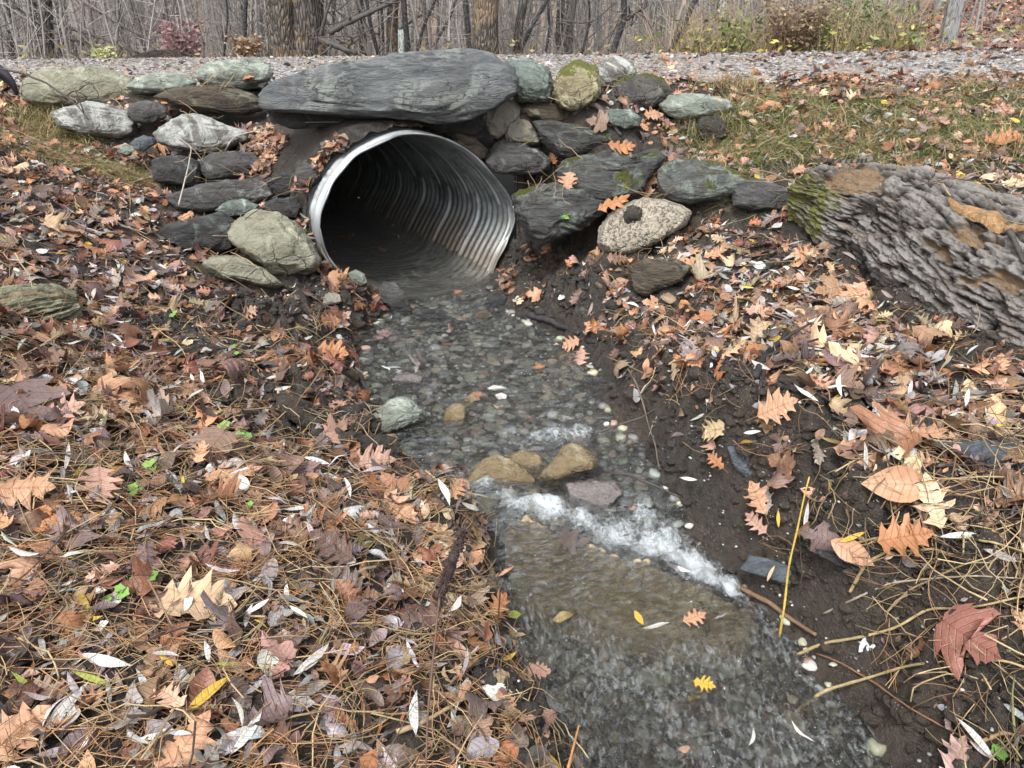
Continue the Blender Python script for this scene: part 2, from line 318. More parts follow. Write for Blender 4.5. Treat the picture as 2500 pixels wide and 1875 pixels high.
# water level
wl = [(950, 640, .205), (1000, 700, .192), (1000, 800, .178), (1000, 900, .168), (1150, 900, .168), (1100, 960, .16), (1270, 960, .158), (950, 1030, .145), (1150, 1010, .15), (1350, 1020, .145), (1050, 1110, .13), (1250, 1080, .125), (1420, 1090, .118),
      (1110, 1150, .135), (1180, 1165, .125), (1280, 1200, .115), (1400, 1235, .10), (1520, 1285, .07), (1620, 1330, .03),
      (1250, 1135, .095), (1350, 1165, .065), (1450, 1205, .035), (1550, 1255, .01), (1600, 1290, .0),
      (1090, 1240, .06), (1200, 1280, .035), (1350, 1320, .012), (1500, 1350, 0), (1150, 1340, .005), (1300, 1400, 0), (1500, 1450, 0), (1300, 1600, 0), (1700, 1600, 0), (1400, 2200, 0), (1900, 2100, 0), (1100, 1600, 0)]
WP = np.array([zp(*q) for q in wl]); 
_w = tps(np.concatenate([WP[:, :2], [ploc(PC[0], .6), ploc(PC[0], 2), ploc(PC[0], 3.5), (-1.2, 2.5), (1.5, 2.5), (-1.2, 0), (1.5, 0)]]), np.concatenate([WP[:, 2], [.22, .25, .28, .15, .15, 0, 0]]), 3e-4)
def wlev(X, Y): return np.clip(_w(X, Y), 0, .3)
# dry land control points (whole view px, height)
g = [(0, 1659, .44), (300, 1659, .42), (650, 1659, .36), (980, 1659, .27), (0, 1340, .50), (350, 1340, .44), (700, 1340, .38), (950, 1340, .26), (0, 1100, .54), (300, 1100, .46), (600, 1100, .38), (850, 1100, .27),
     (0, 900, .56), (300, 900, .44), (600, 900, .33), (760, 950, .26), (0, 700, .62), (200, 740, .50), (420, 720, .42), (600, 740, .36), (720, 740, .28), (0, 550, .72), (250, 550, .62), (450, 620, .47), (650, 640, .38), (780, 640, .30), (0, 420, .82), (200, 420, .74),
     (340, 480, .62), (520, 520, .52), (640, 560, .48), (0, 300, .93), (130, 300, .88), (350, 330, .80), (0, 215, 1.04), (400, 250, .92), (560, 260, .94), (600, 380, .76), (350, 170, 1.10),
     (1130, 640, .24), (1200, 600, .32), (1300, 640, .40), (1150, 520, .40), (1400, 560, .50), (1600, 520, .60), (1350, 700, .36), (1500, 680, .45), (1700, 640, .54), (1900, 640, .56), (1400, 800, .40), (1600, 800, .47), (1850, 800, .52), (2100, 800, .55),
     (1480, 930, .40), (1700, 950, .48), (2000, 950, .50), (2212, 950, .54), (1560, 1050, .36), (1800, 1080, .43), (2100, 1100, .46), (1680, 1180, .20), (1850, 1230, .32), (2212, 1250, .42), (1830, 1380, .16), (2000, 1400, .24), (2212, 1420, .32), (2000, 1560, .14), (2212, 1659, .24),
     (1300, 420, .66), (1450, 420, .70), (1700, 400, .80), (1600, 330, .88), (1450, 300, .90), (1300, 300, .92), (1900, 330, .92), (2212, 330, .94), (2212, 420, .84), (1600, 240, 1.02), (1850, 240, 1.04), (2212, 240, 1.05), (1350, 230, 1.03), (1600, 180, 1.10), (2212, 180, 1.13), (1200, 240, 1.0), (2212, 620, .62), (1150, 330, .84)]
GP = np.array([zp(*q) for q in g])
anc = [(-4.5, 4.9, 1.1), (-2, 4.95, 1.11), (0, 4.95, 1.11), (2, 5, 1.12), (4.5, 5, 1.14), (-4.5, 2, .8), (-4.5, 0, .6), (-2, -1.5, .55), (4.5, 2, .8), (4.5, 0, .6), (2, -1.5, .4), (-4.5, 6.5, 1.1), (4.5, 6.5, 1.14), (0, 6.5, 1.11), (0, -1.8, .2), (-.9, .3, .44), (1.9, .6, .30)]
_g = tps(np.concatenate([GP[:, :2], [a[:2] for a in anc]]), np.concatenate([GP[:, 2], [a[2] for a in anc]]), 2e-3)
mud_px = [(650, 900, .2), (720, 960, .16), (560, 700, .2), (720, 650, .16), (800, 640, .14), (400, 730, .17), (620, 720, .2), (1250, 620, .22), (1150, 600, .2), (1130, 450, .25), (1400, 520, .2), (1330, 850, .16), (1440, 900, .16), (1500, 980, .2), (1600, 960, .10), (1600, 1060, .16), (1650, 1180, .16), (1560, 1120, .15), (1780, 1080, .08), (1880, 1300, .2), (2050, 1320, .2), (1950, 1500, .22), (2150, 1550, .18), (1900, 520, .2), (2050, 680, .22), (1850, 560, .2), (900, 1020, .09), (770, 980, .12), (520, 690, .12), (1600, 850, .08), (1540, 270, .12), (1150, 1560, .08), (2130, 780, .15), (1700, 1250, .15), (760, 720, .1), (930, 280, .10)]
def refine(px_list, n=3):
    out = []
    for u, v, r in px_list:
        d = rays([(u * S, v * S)])[0]; t = np.linspace(.6, 7, 500); P = CAM + d * t[:, None]; k = np.argmax(P[:, 2] < np.clip(_g(P[:, 0], P[:, 1]), .1, 1.13)); p = P[k]
        out.append([p[0], p[1], r])
    return np.array(out)
MUD = refine(mud_px)
def mudf(X, Y):
    m = np.zeros(len(X))
    for x, y, r in MUD: m = np.maximum(m, np.exp(-((X - x) ** 2 + (Y - y) ** 2) / (r * r) * 1.1))
    return m
def ground0(X, Y):
    z = _g(X, Y); z = np.clip(z, .1, 1.13)
    zf = 1.115 + .008 * X
    k = sm(4.75, 5.2, Y); z = z * (1 - k) + zf * k
    # beyond the road: ravine on the left, leafy rise on the right
    far = np.clip(Y - 7.9, 0, None)
    rt = sm(2.0, 5.0, X / np.maximum(Y, 1) * 8)
    lo = -np.minimum(far, 8) * .28 + np.clip(Y - 19, 0, None) * .135 * (1 - .55 * sm(.45, .62, -X / np.maximum(Y, 1)))
    hi = far * .045
    return z + lo * (1 - rt) + hi * rt
def ground(X, Y, detail=True):
    z = ground0(X, Y); q, d = pipe_local(X, Y)
    near = sm(6.0, 5.0, Y) * sm(-2.5, -1, Y); sd = sdist(X, Y)
    fr = sm(5.2, 4.9, Y)
    # bare cone of soil round the culvert
    inq = np.abs(q - PC[0])
    wq = sm(.80, .60, inq) * sm(-.75, -.30, d) * sm(2.2, 1.2, d)
    mound = (1.015 - .95 * np.clip(inq - .22, 0, 9) ** 2 / .30) * sm(-.005, .12, d); z = np.where((d > 0) & (Y < 5.2), np.maximum(z, mound), z)
    zz = np.where(d < .0, np.minimum(z, .24 + np.clip(inq - .35, 0, 1) * .5), z)
    z = z * (1 - wq) + zz * wq
    inside = (np.abs(q - PC[0]) < HW * .99) & (d > -.015) & (d < 5.2)
    ds_ = DS + .02 * fbm(np.stack([q * 9, q * 0], 1), 3, 91) + .03 * sm(0, -.5, q - PC[0])
    tp, bt = np.interp(q - PC[0], _qg, _top), np.interp(q - PC[0], _qg, _bot)
    wv = wlev(X, Y); m = mudf(X, Y)
    if detail:
        P = np.stack([X, Y, X * 0], 1)
        n1 = fbm(P * 3.2, 3, 5); n2 = fbm(P * 11, 4, 9, .55); n3 = fbm(P * 34, 3, 21, .6, True)
        bank = np.exp(-np.clip(sd, 0, 9) / .22) * fr * (d < .1)
        lump = np.clip(m + .8 * bank, 0, 1.2)
        z = z + near * (n1 * .035 + n2 * (.014 + .115 * lump) + n3 * (.003 + .055 * lump)) * (1 - .6 * wq * (d > 0))
    # banks: steep muddy edge down to the water, stony bed below
    s2 = sd + .035 * fbm(np.stack([X, Y], 1) * 7, 3, 31) - .0
    wd = .11; k = sm(-.01, wd, s2) * .75 + sm(.0, .05, s2) * .25
    isw = (d < .02) | (inq > .7)
    zb = wv + (np.maximum(z, wv + .045) - wv) * k + .03 * sm(0, .06, s2) * fbm(np.stack([X, Y], 1) * 16, 4, 33, .6)
    dep = .055 + .035 * sm(1.9, 1.3, Y) + .02 * fbm(np.stack([X, Y], 1) * 6, 3, 41)
    zbed = wv - dep * sm(0, .10, -s2)
    zs = np.where(s2 > 0, zb, zbed)
    kk = fr * isw * (Y < 4.6)
    z = np.where(kk > 0, zs, z)
    z = np.where(inside & (d <= ds_), np.minimum(z, bt - .02), z)
    z = np.where(inside & (d > ds_), np.maximum(z, tp + .012 + .03 * np.clip(fbm(np.stack([X, Y], 1) * 25, 3, 92) + .3, 0, 1) * (d < 1)), z)
    return z
def axis(lo, hi, step, ends, gr=1.18):
    a = list(np.arange(lo, hi + 1e-9, step)); s = step; x = lo
    while x > ends[0]: s *= gr; x -= s; a.insert(0, x)
    s = step; x = a[-1]
    while x < ends[1]: s *= gr; x += s; a.append(x)
    return np.array(a)
gx = axis(-3.0, 3.0, .0115, (-60, 60), 1.10); gy = axis(.55, 4.9, .0115, (-12, 110), 1.10)
GX, GY = np.meshgrid(gx, gy); nx, ny = len(gx), len(gy)
GZ = ground(GX.ravel(), GY.ravel()).reshape(ny, nx)
V = np.stack([GX.ravel(), GY.ravel(), GZ.ravel()], 1)
idx = np.arange(nx * ny).reshape(ny, nx)
Q = np.stack([idx[:-1, :-1], idx[:-1, 1:], idx[1:, 1:], idx[1:, :-1]], -1).reshape(-1, 4)
ctr = V[Q].mean(1); q_, d_ = pipe_local(ctr[:, 0], ctr[:, 1])
th = np.arctan2(ctr[:, 2] - PC[1], q_ - PC[0]); rr = np.hypot(ctr[:, 2] - PC[1], q_ - PC[0])
hole = (np.ptp(V[Q][:, :, 2], axis=1) > .12) & (np.abs(q_ - PC[0]) < HW * 1.0) & (d_ > -.02) & (d_ < .16) & (V[Q][:, :, 2].max(1) > np.interp(q_ - PC[0], _qg, _top) - .01)
Q = Q[~hole]
grass_px = [(1700, 215, .25), (1850, 250, .4), (2000, 240, .4), (1650, 260, .3), (1750, 300, .35), (1950, 310, .3), (2150, 200, .3), (2200, 160, .3), (2100, 300, .35), (1560, 260, .2), (100, 300, .2), (120, 350, .15), (60, 270, .2), (250, 380, .15), (2212, 260, .5), (1650, 330, .2)]
GRS = refine(grass_px)
def gf(X, Y):
    m = np.zeros(len(X))
    for x, y, r in GRS: m = np.maximum(m, np.exp(-((X - x) ** 2 + (Y - y) ** 2) / (r * r)))
    return m
gm = gf(V[:, 0], V[:, 1]); farm = sm(5.0, 6.5, V[:, 1])
go = mesh('ground', V, Q, M['soil'], attrs={'grass': gm, 'far': farm}); tag(go, 'dark muddy soil of the stream banks and forest floor', 'ground', kind='structure')
# height lookup
def gh(X, Y):
    X = np.atleast_1d(X); Y = np.atleast_1d(Y)
    i = np.clip(np.searchsorted(gx, X) - 1, 0, nx - 2); j = np.clip(np.searchsorted(gy, Y) - 1, 0, ny - 2)
    a = np.clip((X - gx[i]) / (gx[i + 1] - gx[i]), 0, 1); b = np.clip((Y - gy[j]) / (gy[j + 1] - gy[j]), 0, 1)
    return GZ[j, i] * (1 - a) * (1 - b) + GZ[j, i + 1] * a * (1 - b) + GZ[j + 1, i] * (1 - a) * b + GZ[j + 1, i + 1] * a * b
def hitg(u, v, off=0.):
    d = rays([(u, v)])[0]; t = np.linspace(.6, 12, 2400); P = CAM + d[None] * t[:, None]; h = gh(P[:, 0], P[:, 1]) + off
    k = np.argmax(P[:, 2] < h); return P[k] if P[k, 2] < h[k] else P[-1]
_lx = np.arange(-6, 6, .02); _ly = np.arange(-1, 9, .02); _LX, _LY = np.meshgrid(_lx, _ly); _SD = sdist(_LX.ravel(), _LY.ravel()).reshape(_LX.shape); _MD = mudf(_LX.ravel(), _LY.ravel()).reshape(_LX.shape)
def sd1(x, y): return _SD[min(max(int((y + 1) / .02), 0), 499), min(max(int((x + 6) / .02), 0), 599)]
def md1(x, y): return _MD[min(max(int((y + 1) / .02), 0), 499), min(max(int((x + 6) / .02), 0), 599)]
import bisect
_gxl, _gyl = gx.tolist(), gy.tolist()
def gh1(x, y):
    i = min(max(bisect.bisect(_gxl, x) - 1, 0), nx - 2); j = min(max(bisect.bisect(_gyl, y) - 1, 0), ny - 2)
    a = min(max((x - _gxl[i]) / (_gxl[i + 1] - _gxl[i]), 0), 1); b = min(max((y - _gyl[j]) / (_gyl[j + 1] - _gyl[j]), 0), 1)
    return float(GZ[j, i] * (1 - a) * (1 - b) + GZ[j, i + 1] * a * (1 - b) + GZ[j + 1, i] * (1 - a) * b + GZ[j + 1, i + 1] * a * b)
# road sheet
rx = np.linspace(-14, 14, 240); ry = np.linspace(5.02, 7.75, 40); RX, RY = np.meshgrid(rx, ry)
edge = .10 * fbm(np.stack([RX.ravel(), RY.ravel() * 0], 1) * 1.5, 3, 3).reshape(RX.shape)
RY = RY + edge * np.where(RY < 6.3, 1, -.5)
RZ = gh(RX.ravel(), RY.ravel()) + .012 + .035 * np.sin(np.clip((RY.ravel() - 5.0) / 2.8, 0, 1) * math.pi)
ii = np.arange(240 * 40).reshape(40, 240); RQ = np.stack([ii[:-1, :-1], ii[:-1, 1:], ii[1:, 1:], ii[1:, :-1]], -1).reshape(-1, 4)
ro = mesh('road', np.stack([RX.ravel(), RY.ravel(), RZ], 1), RQ, M['road']); tag(ro, 'grey gravel road strewn with leaves above the culvert', 'road', kind='structure')
# ------------------------------------------------------------------ culvert
def galv():
    t = NT('galvanised_steel'); o = t.obj(); n = t.noise(o, 6, 5, .7); n2 = t.noise(o, 60, 3, .6); w = t.attr('lt', 2)
    c = t.mix(t.mapr(n, .35, .65), (.10, .115, .12), (.33, .35, .36)); c = t.mix(t.mapr(t.noise(o, 3, 4, .7), .52, .66, 0, .7), c, (.10, .075, .045))
    c = t.mix(w, c, (.62, .65, .67)); zz = t.n('SeparateXYZ', Vector=t.pos()).outputs[2]; st_ = t.mapr(t.math('ADD', zz, t.math('MULTIPLY', t.noise(o, 5, 5, .7), .25)), .40, .56, .65, 0); c = t.mix(st_, c, t.mix(n2, (.10, .075, .05), (.22, .17, .11)))
    return t.out(c, t.mapr(n2, .3, .7, .34, .55), t.bump(n2, .15, .003), .5, Metallic=.55)
M['galv'] = galv()
nth = 150; ths = np.linspace(0, 2 * math.pi, nth, endpoint=False); nl = 760; Lp = 5.2; ds = np.linspace(0, Lp, nl)
R0 = prad((ths + math.pi) % (2 * math.pi) - math.pi)
DD, TT = np.meshgrid(ds, ths, indexing='ij'); Rg = np.broadcast_to(R0, DD.shape)
PIT = .054; SEAM = .325
hx = DD + TT / (2 * math.pi) * PIT * 1.0
cor = .0078 * np.cos(hx / PIT * 2 * math.pi); 
sph = ((DD + TT / (2 * math.pi) * .10) % SEAM) - .12
seam = np.exp(-(sph / .006) ** 2)
ragged = .012 * vn(np.stack([ths * 6, ths * 0, ths * 0], 1), 3)
Rw = Rg - .012 + cor - .006 * seam + .014 * np.exp(-DD / .12) * vn(np.stack([np.cos(TT).ravel() * 2.2, np.sin(TT).ravel() * 2.2, DD.ravel() * 4], 1), 12).reshape(DD.shape)
ragd = np.where(DD < .012, ragged[None], 0)
PX = PC[0] + Rw * np.cos(TT); PZ_ = PC[1] + Rw * np.sin(TT)
PV = MC[None, None] + PR * PX[..., None] + AX * (DD + ragd)[..., None]; PV[..., 2] = PZ_
PV2 = MC[None, None] + PR * (PC[0] + (Rw + .006) * np.cos(TT))[..., None] + AX * (DD + ragd)[..., None]; PV2[..., 2] = PC[1] + (Rw + .006) * np.sin(TT)
im = np.arange(nl * nth).reshape(nl, nth); def_q = lambda a: np.stack([a[:-1], np.roll(a, -1, 1)[:-1], np.roll(a, -1, 1)[1:], a[1:]], -1).reshape(-1, 4)
q1 = def_q(im)[:, ::-1]; q2 = def_q(im) + nl * nth; rim = np.stack([im[0], np.roll(im[0], -1), np.roll(im[0], -1) + nl * nth, im[0] + nl * nth], 1)
culv = empty('culvert_pipe', MC + PR * PC[0] + np.array([0, 0, PC[1] - .45])); tag(culv, 'corrugated galvanised steel culvert pipe mouth under the big flat slab', 'culvert')
shell_w = np.zeros(2 * nl * nth); shell_w[nl * nth:] = 0.6; shell_w[:nl * nth] = (seam * .75).ravel()
mesh('corrugated_barrel', np.concatenate([PV.reshape(-1, 3), PV2.reshape(-1, 3)]), np.concatenate([q1, q2, rim]), M['galv'], culv, attrs={'lt': shell_w})
# rolled bright lip
lipP = PV[0] + (PV2[0] - PV[0]) * .5 - AX * .004; lipP = np.concatenate([lipP, lipP[:1]])
b = Bag(); v_, q__, t_ = tube(lipP, .0055 + .002 * vn(lipP * 20, 4), 6); b.add(v_, q__, t_, (.7, .72, .73), np.ones(len(v_)) * .35); b.build('rim', M['galv'], culv)
cap = MC + PR * PC[0] + AX * (Lp - .05); cap[2] = PC[1]
kk = 40; a_ = np.linspace(0, 2 * math.pi, kk, endpoint=False); cv = [cap] + [cap + PR * (.75 * math.cos(t)) + np.array([0, 0, .6 * math.sin(t)]) for t in a_]
mesh('end_light_stop', cv, [[0, 1 + i, 1 + (i + 1) % kk] for i in range(kk)], M['soil'], culv)  # added unseen disc, stops light leaking in at the buried pipe end
# ------------------------------------------------------------------ water
cmax = .011
SLB = np.array([zp(u, v, z)[:2] for u, v, z in [(1090, 1150, .12), (1140, 1138, .125), (1230, 1175, .115), (1330, 1210, .10), (1420, 1240, .08), (1510, 1275, .06), (1600, 1315, .03), (1650, 1350, .0), (1600, 1395, 0), (1480, 1385, 0), (1330, 1350, 0.01), (1200, 1320, .01), (1110, 1300, .02), (1075, 1220, .06)]])
def slabz(a, b): return .042 * np.exp(-(np.min([np.hypot(a - (SLB[k, 0] * (1 - q) + SLB[k + 1, 0] * q), b - (SLB[k, 1] * (1 - q) + SLB[k + 1, 1] * q)) for k in range(0, 6) for q in (0, .25, .5, .75)], axis=0) / .03) ** 2) + .010 * fbm(np.stack([a, b], 1) * 9, 4, 12) + .004 * fbm(np.stack([a * 14, b * 50], 1), 3, 13, .5, True)
wx = np.arange(-1.7, 2.2, cmax); wy = np.arange(-.6, 6.9, cmax); WX, WY = np.meshgrid(wx, wy); fx, fy = WX.ravel(), WY.ravel()
wsd = sdist(fx, fy); keepv = wsd < .10; wz = wlev(fx, fy)
q_, d_ = pipe_local(fx, fy); P2 = np.stack([fx, fy], 1)
chute = np.array([[*zp(u, v, z)[:2], r] for u, v, z, r in [(1120, 1110, .12, .05), (1180, 1110, .11, .06), (1090, 1075, .13, .04), (1260, 1130, .10, .05), (1330, 1160, .08, .07), (1420, 1190, .06, .08), (1490, 1225, .04, .08), (1560, 1270, .02, .06), (1590, 1300, .0, .03), (1040, 1055, .13, .04), (1390, 1110, .10, .05), (1350, 1090, .11, .03), (1450, 1160, .07, .06), (940, 1040, .14, .03), (930, 985, .15, .025), (1100, 940, .16, .05), (1200, 940, .16, .06), (1250, 935, .16, .05), (1160, 950, .16, .05), (1060, 900, .165, .035), (1000, 1050, .14, .03), (1240, 890, .165, .03)]])
amp = 1.25 * np.array([.8, .95, .5, .75, .8, .95, 1.15, 1.2, .9, .6, .55, .4, .7, .7, .45, .4, .62, .5, .45, .35, .5, .3])
foam = np.zeros(len(fx))
for (x, y, r), a in zip(chute, amp): foam = np.maximum(foam, a * np.exp(-((fx - x) ** 2 + (fy - y) ** 2) / (r * r) * .75))
tur = np.clip(foam * 1.4, 0, 1)
# flow-aligned ripples: crests run across the current
up = np.maximum(sm(1.7, 2.1, fy), sm(.02, -.04, sdist(fx, fy, SLB)))
flow1 = fbm(np.stack([fx * 9, fy * 26 + .5 * fx, fy * 0], 1), 4, 51, .6); flow2 = fbm(np.stack([(fx - fy * .35) * 24, (fy + fx * .2) * 13, fx * 0], 1), 4, 61, .6)
rip = up * flow1 * .019 + (1 - up) * flow2 * .020
sm_ = sm(.015, -.03, sdist(fx, fy, SLB)); wz = wz + sm_ * slabz(fx, fy); rip = rip * (1 - .75 * sm_); tur = tur * (1 - sm_); foam = foam * (1 - .8 * sm_)
wz = wz + rip * (1 + 1.2 * tur) + tur * (.012 * fbm(P2 * 40, 3, 71) + .010)
WV = np.stack([fx, fy, wz], 1); wi = np.arange(len(fx)).reshape(WX.shape)
WQ = np.stack([wi[:-1, :-1], wi[:-1, 1:], wi[1:, 1:], wi[1:, :-1]], -1).reshape(-1, 4); WQ = WQ[keepv[WQ].all(1)]
used = np.unique(WQ); rm = np.full(len(fx), -1); rm[used] = np.arange(len(used))
def water_mat():
    t = NT('stream_water'); o = t.pos(); fo = t.attr('foam', 2); up_ = t.attr('up', 2)
    m1 = t.noise(t.mapping(o, (1, 3.0, 1), (0, 0, .1)), 34, 5, .62, .6); m2 = t.noise(t.mapping(o, (2.2, 1, 1), (0, 0, .35)), 42, 5, .6, .8)
    h = t.n('Mix', _data_type='FLOAT'); t.set(h.inputs[0], up_); t.set(h.inputs[2], m2); t.set(h.inputs[3], m1); h = h.outputs[0]
    nor = t.bump(h, 1.0, .04)
    fr = t.n('Fresnel', IOR=1.36, Normal=nor).outputs[0]
    gl = t.n('BsdfGlossy', Color=(1, 1, 1), Roughness=.06, Normal=nor); tr = t.n('BsdfTransparent', Color=(.92, .95, .93))
    mx = t.n('MixShader'); t.set(mx.inputs[0], t.math('ADD', t.math('MULTIPLY', fr, 2.6), t.math('MULTIPLY', t.math('ADD', .16, t.math('MULTIPLY', up_, -.02)), t.mapr(h, .46, .66)), clamp=True)); t.t.links.new(tr.outputs[0], mx.inputs[1]); t.t.links.new(gl.outputs[0], mx.inputs[2])
    fn = t.noise(o, 75, 5, .75, .4); fl = t.noise(t.mapping(o, (1.6, .8, 1), (0, 0, .7)), 22, 5, .75, 1.6)
    k = t.math('ADD', fo, t.math('ADD', t.math('MULTIPLY', t.math('SUBTRACT', fn, .5), 1.5), t.math('MULTIPLY', t.math('SUBTRACT', fl, .5), 1.5)))
    fm = t.math('MULTIPLY', t.mapr(k, .40, 1.25, 0, .9), t.mapr(fo, .06, .3))
    dif = t.n('BsdfDiffuse', Color=(.36, .40, .40)); mt = t.n('MixShader'); t.set(mt.inputs[0], t.math('MULTIPLY', t.math('SUBTRACT', 2.3, t.math('MULTIPLY', up_, 1.3)), t.mapr(t.math('ADD', t.math('MULTIPLY', h, .8), t.math('MULTIPLY', t.noise(o, 6, 4, .7), .4)), .60, .80, .0, .16))); t.t.links.new(mx.outputs[0], mt.inputs[1]); t.t.links.new(dif.outputs[0], mt.inputs[2])  # pale diffuse wisps paint sky sheen and highlights into the water colour
    white = t.n('BsdfPrincipled'); t.set(white.inputs['Base Color'], (.66, .72, .75)); t.set(white.inputs['Roughness'], .5); t.set(white.inputs['Normal'], t.bump(fn, .8, .012))
    m2_ = t.n('MixShader'); t.set(m2_.inputs[0], fm); t.t.links.new(mt.outputs[0], m2_.inputs[1]); t.t.links.new(white.outputs[0], m2_.inputs[2])
    o_ = t.n('OutputMaterial'); t.t.links.new(m2_.outputs[0], o_.inputs[0]); return t.m
M['water'] = water_mat()
wo = mesh('water', WV[used], rm[WQ], M['water'], attrs={'foam': foam[used], 'up': up[used]}); tag(wo, 'clear shallow stream flowing from the culvert, foaming over a little fall', 'water', kind='structure')
# ------------------------------------------------------------------ rocks
_bm = bmesh.new(); bmesh.ops.create_icosphere(_bm, subdivisions=5, radius=1); _bm.verts.ensure_lookup_table()
ICO = np.array([v.co[:] for v in _bm.verts]); ICOF = np.array([[v.index for v in f.verts] for f in _bm.faces]); _bm.free()
_bm = bmesh.new(); bmesh.ops.create_icosphere(_bm, subdivisions=2, radius=1); ICO2 = np.array([v.co[:] for v in _bm.verts]); ICO2F = np.array([[v.index for v in f.verts] for f in _bm.faces]); _bm.free()
_bm = bmesh.new(); bmesh.ops.create_icosphere(_bm, subdivisions=1, radius=1); ICO1 = np.array([v.co[:] for v in _bm.verts]); ICO1F = np.array([[v.index for v in f.verts] for f in _bm.faces]); _bm.free()
SOLID_V = []; SOLID_F = []; _sn = 0
def solid(V, Fc):
    global _sn
    SOLID_V.append(V); SOLID_F.append(np.asarray(Fc) + _sn); _sn += len(V)
rseed = [100]
def rock(px, mat, label, name='rock', cat='rock', Y=None, thick=.8, box=.33, fac=.85, rough=.12, lay=.5, lean=.5, push=.35, group=None, dz=0, zhit=None):
    rseed[0] += 1; sd = rseed[0]; rs = np.random.RandomState(sd)
    px = np.asarray(px, float); x, y = px[:, 0], px[:, 1]; x2, y2 = np.roll(x, -1), np.roll(y, -1); cr_ = x * y2 - x2 * y; ar = cr_.sum() / 2
    cx = ((x + x2) * cr_).sum() / (6 * ar); cy = ((y + y2) * cr_).sum() / (6 * ar)
    h = y.max() - y.min(); w = x.max() - x.min()
    if Y is None:
        base = hitg(cx, y.max() - .06 * h) if zhit is None else pz(cx, y.max() - .06 * h, zhit)
        dcam = (base - CAM) @ np.array([0, cP, -sP]); T = thick * min(w, h * 1.3) / F * dcam / 2
        Y = base[1] + T * push * 2
    else:
        bh_ = hitg(cx, y.max() - .04 * h); dcam = (py(cx, cy, Y) - CAM) @ np.array([0, cP, -sP]); T = thick * min(w, h * 1.3) / F * dcam / 2; Y = min(Y, bh_[1] + T * .35)
    c = py(cx, cy, Y); dcam = (c - CAM) @ np.array([0, cP, -sP]); s = dcam / F
    T = thick * min(w, h * 1.3) * s / 2
    e3 = (c - CAM) / np.linalg.norm(c - CAM); e1 = np.cross(e3, [0, 0, 1.]); e1 /= np.linalg.norm(e1); e2 = np.cross(e1, e3)
    an = np.arctan2(-(y - cy), x - cx); ra = np.hypot(x - cx, y - cy)
    # dense outline in polar form
    xs, ys = [], []
    for i in range(len(x)):
        for k in np.linspace(0, 1, 8, endpoint=False): xs.append(x[i] * (1 - k) + x2[i] * k - cx); ys.append(-(y[i] * (1 - k) + y2[i] * k - cy))
    xs, ys = np.array(xs), np.array(ys); a_ = np.arctan2(ys, xs); r_ = np.hypot(xs, ys); o_ = np.argsort(a_)
    D = ICO; rho = np.hypot(D[:, 0], D[:, 1])
    # stretch the parametrisation along the outline's aspect so faces stay even
    asp = w / max(h, 1); tx, ty = D[:, 0] * math.sqrt(asp), D[:, 1] / math.sqrt(asp); th = np.arctan2(ty, tx)
    R = np.interp(th, a_[o_], r_[o_], period=2 * math.pi)
    pr = rho ** box; dp = np.sign(D[:, 2]) * np.abs(D[:, 2]) ** .65
    hh = h * s / 2; dp = np.sign(D[:, 2]) * np.abs(D[:, 2]) ** .65; a = np.cos(th) * R * pr * s; b = np.sin(th) * R * pr * s; hh = h * s / 2
    hh = h * s / 2
    depth = dp * T + lean * b * np.clip(.5 + .5 * b / hh, 0, 1)
    P = np.stack([a, b, depth], 1)
    sc = min(w, h) * s
    npt = int(6 + 70 * (1 - fac)); cand = P[rs.permutation(len(P))[:npt]]; ol_ = np.stack([(x - cx) * s, -(y - cy) * s], 1); ol_ = np.concatenate([np.stack([ol_[:, 0], ol_[:, 1], np.full(len(x), k) * T + lean * ol_[:, 1] * np.clip(.5 + .5 * ol_[:, 1] / hh, 0, 1)], 1) * np.array([q_, q_, 1]) for k, q_ in ((-.25, 1.0), (.3, .97), (-.75, .80 + .16 * rs.rand() if fac < .94 else .95))])
    bh = bmesh.new(); [bh.verts.new(v_) for v_ in np.concatenate([cand, ol_]).tolist()]; bmesh.ops.convex_hull(bh, input=bh.verts[:]); bh.normal_update(); nk = np.array([f.normal[:] for f in bh.faces if f.calc_area() > 1e-9]); ok = np.array([f.verts[0].co.dot(f.normal) for f in bh.faces if f.calc_area() > 1e-9]); bh.free()
    dd = P @ nk.T; dd = np.where(dd > 1e-6, ok[None] / np.maximum(dd, 1e-6), 9); sk = dd.min(1); sk = np.clip(sk, .4, 1.6); fb = .55 + .45 * fac; P = P * (1 + (sk - 1) * fb)[:, None]; a, b = P[:, 0], P[:, 1]
    nn = P / (np.linalg.norm(P, axis=1)[:, None] + 1e-6)
    nz = fbm(P / sc * 1.6 + sd, 4, sd, .5) * rough * sc * 1.4 + (fbm(P / sc * 4.5 + sd, 5, sd + 9, .6, True) - .2) * rough * sc * .5 + fbm(P / sc * 14 + sd, 4, sd + 19, .6) * rough * sc * .28
    if lay:
        q = b + .25 * a + .03 * sc * fbm(P / sc * 2, 2, sd + 3); f = q / (.085 * sc); st = (f - np.floor(f)); nz = nz + lay * sc * .05 * (sm(0, .7, st) - sm(.7, 1, st) * 1.0) * (.6 + .6 * vn(np.stack([a / sc * 3, np.floor(f), b * 0], 1), sd))
    P = P + nn * nz[:, None] * np.array([.75, .75, 1.2])
    Wd = c + P[:, :1] * e1 + P[:, 1:2] * e2 + P[:, 2:] * e3; Wd[:, 2] += dz
    loc = np.array([c[0], c[1], Wd[:, 2].min()])
    o = mesh(name, Wd, ICOF, M[mat], loc=loc); tag(o, label, cat, group)
    solid(Wd, ICOF)
    return o
BG = 'stones of the dry headwall'
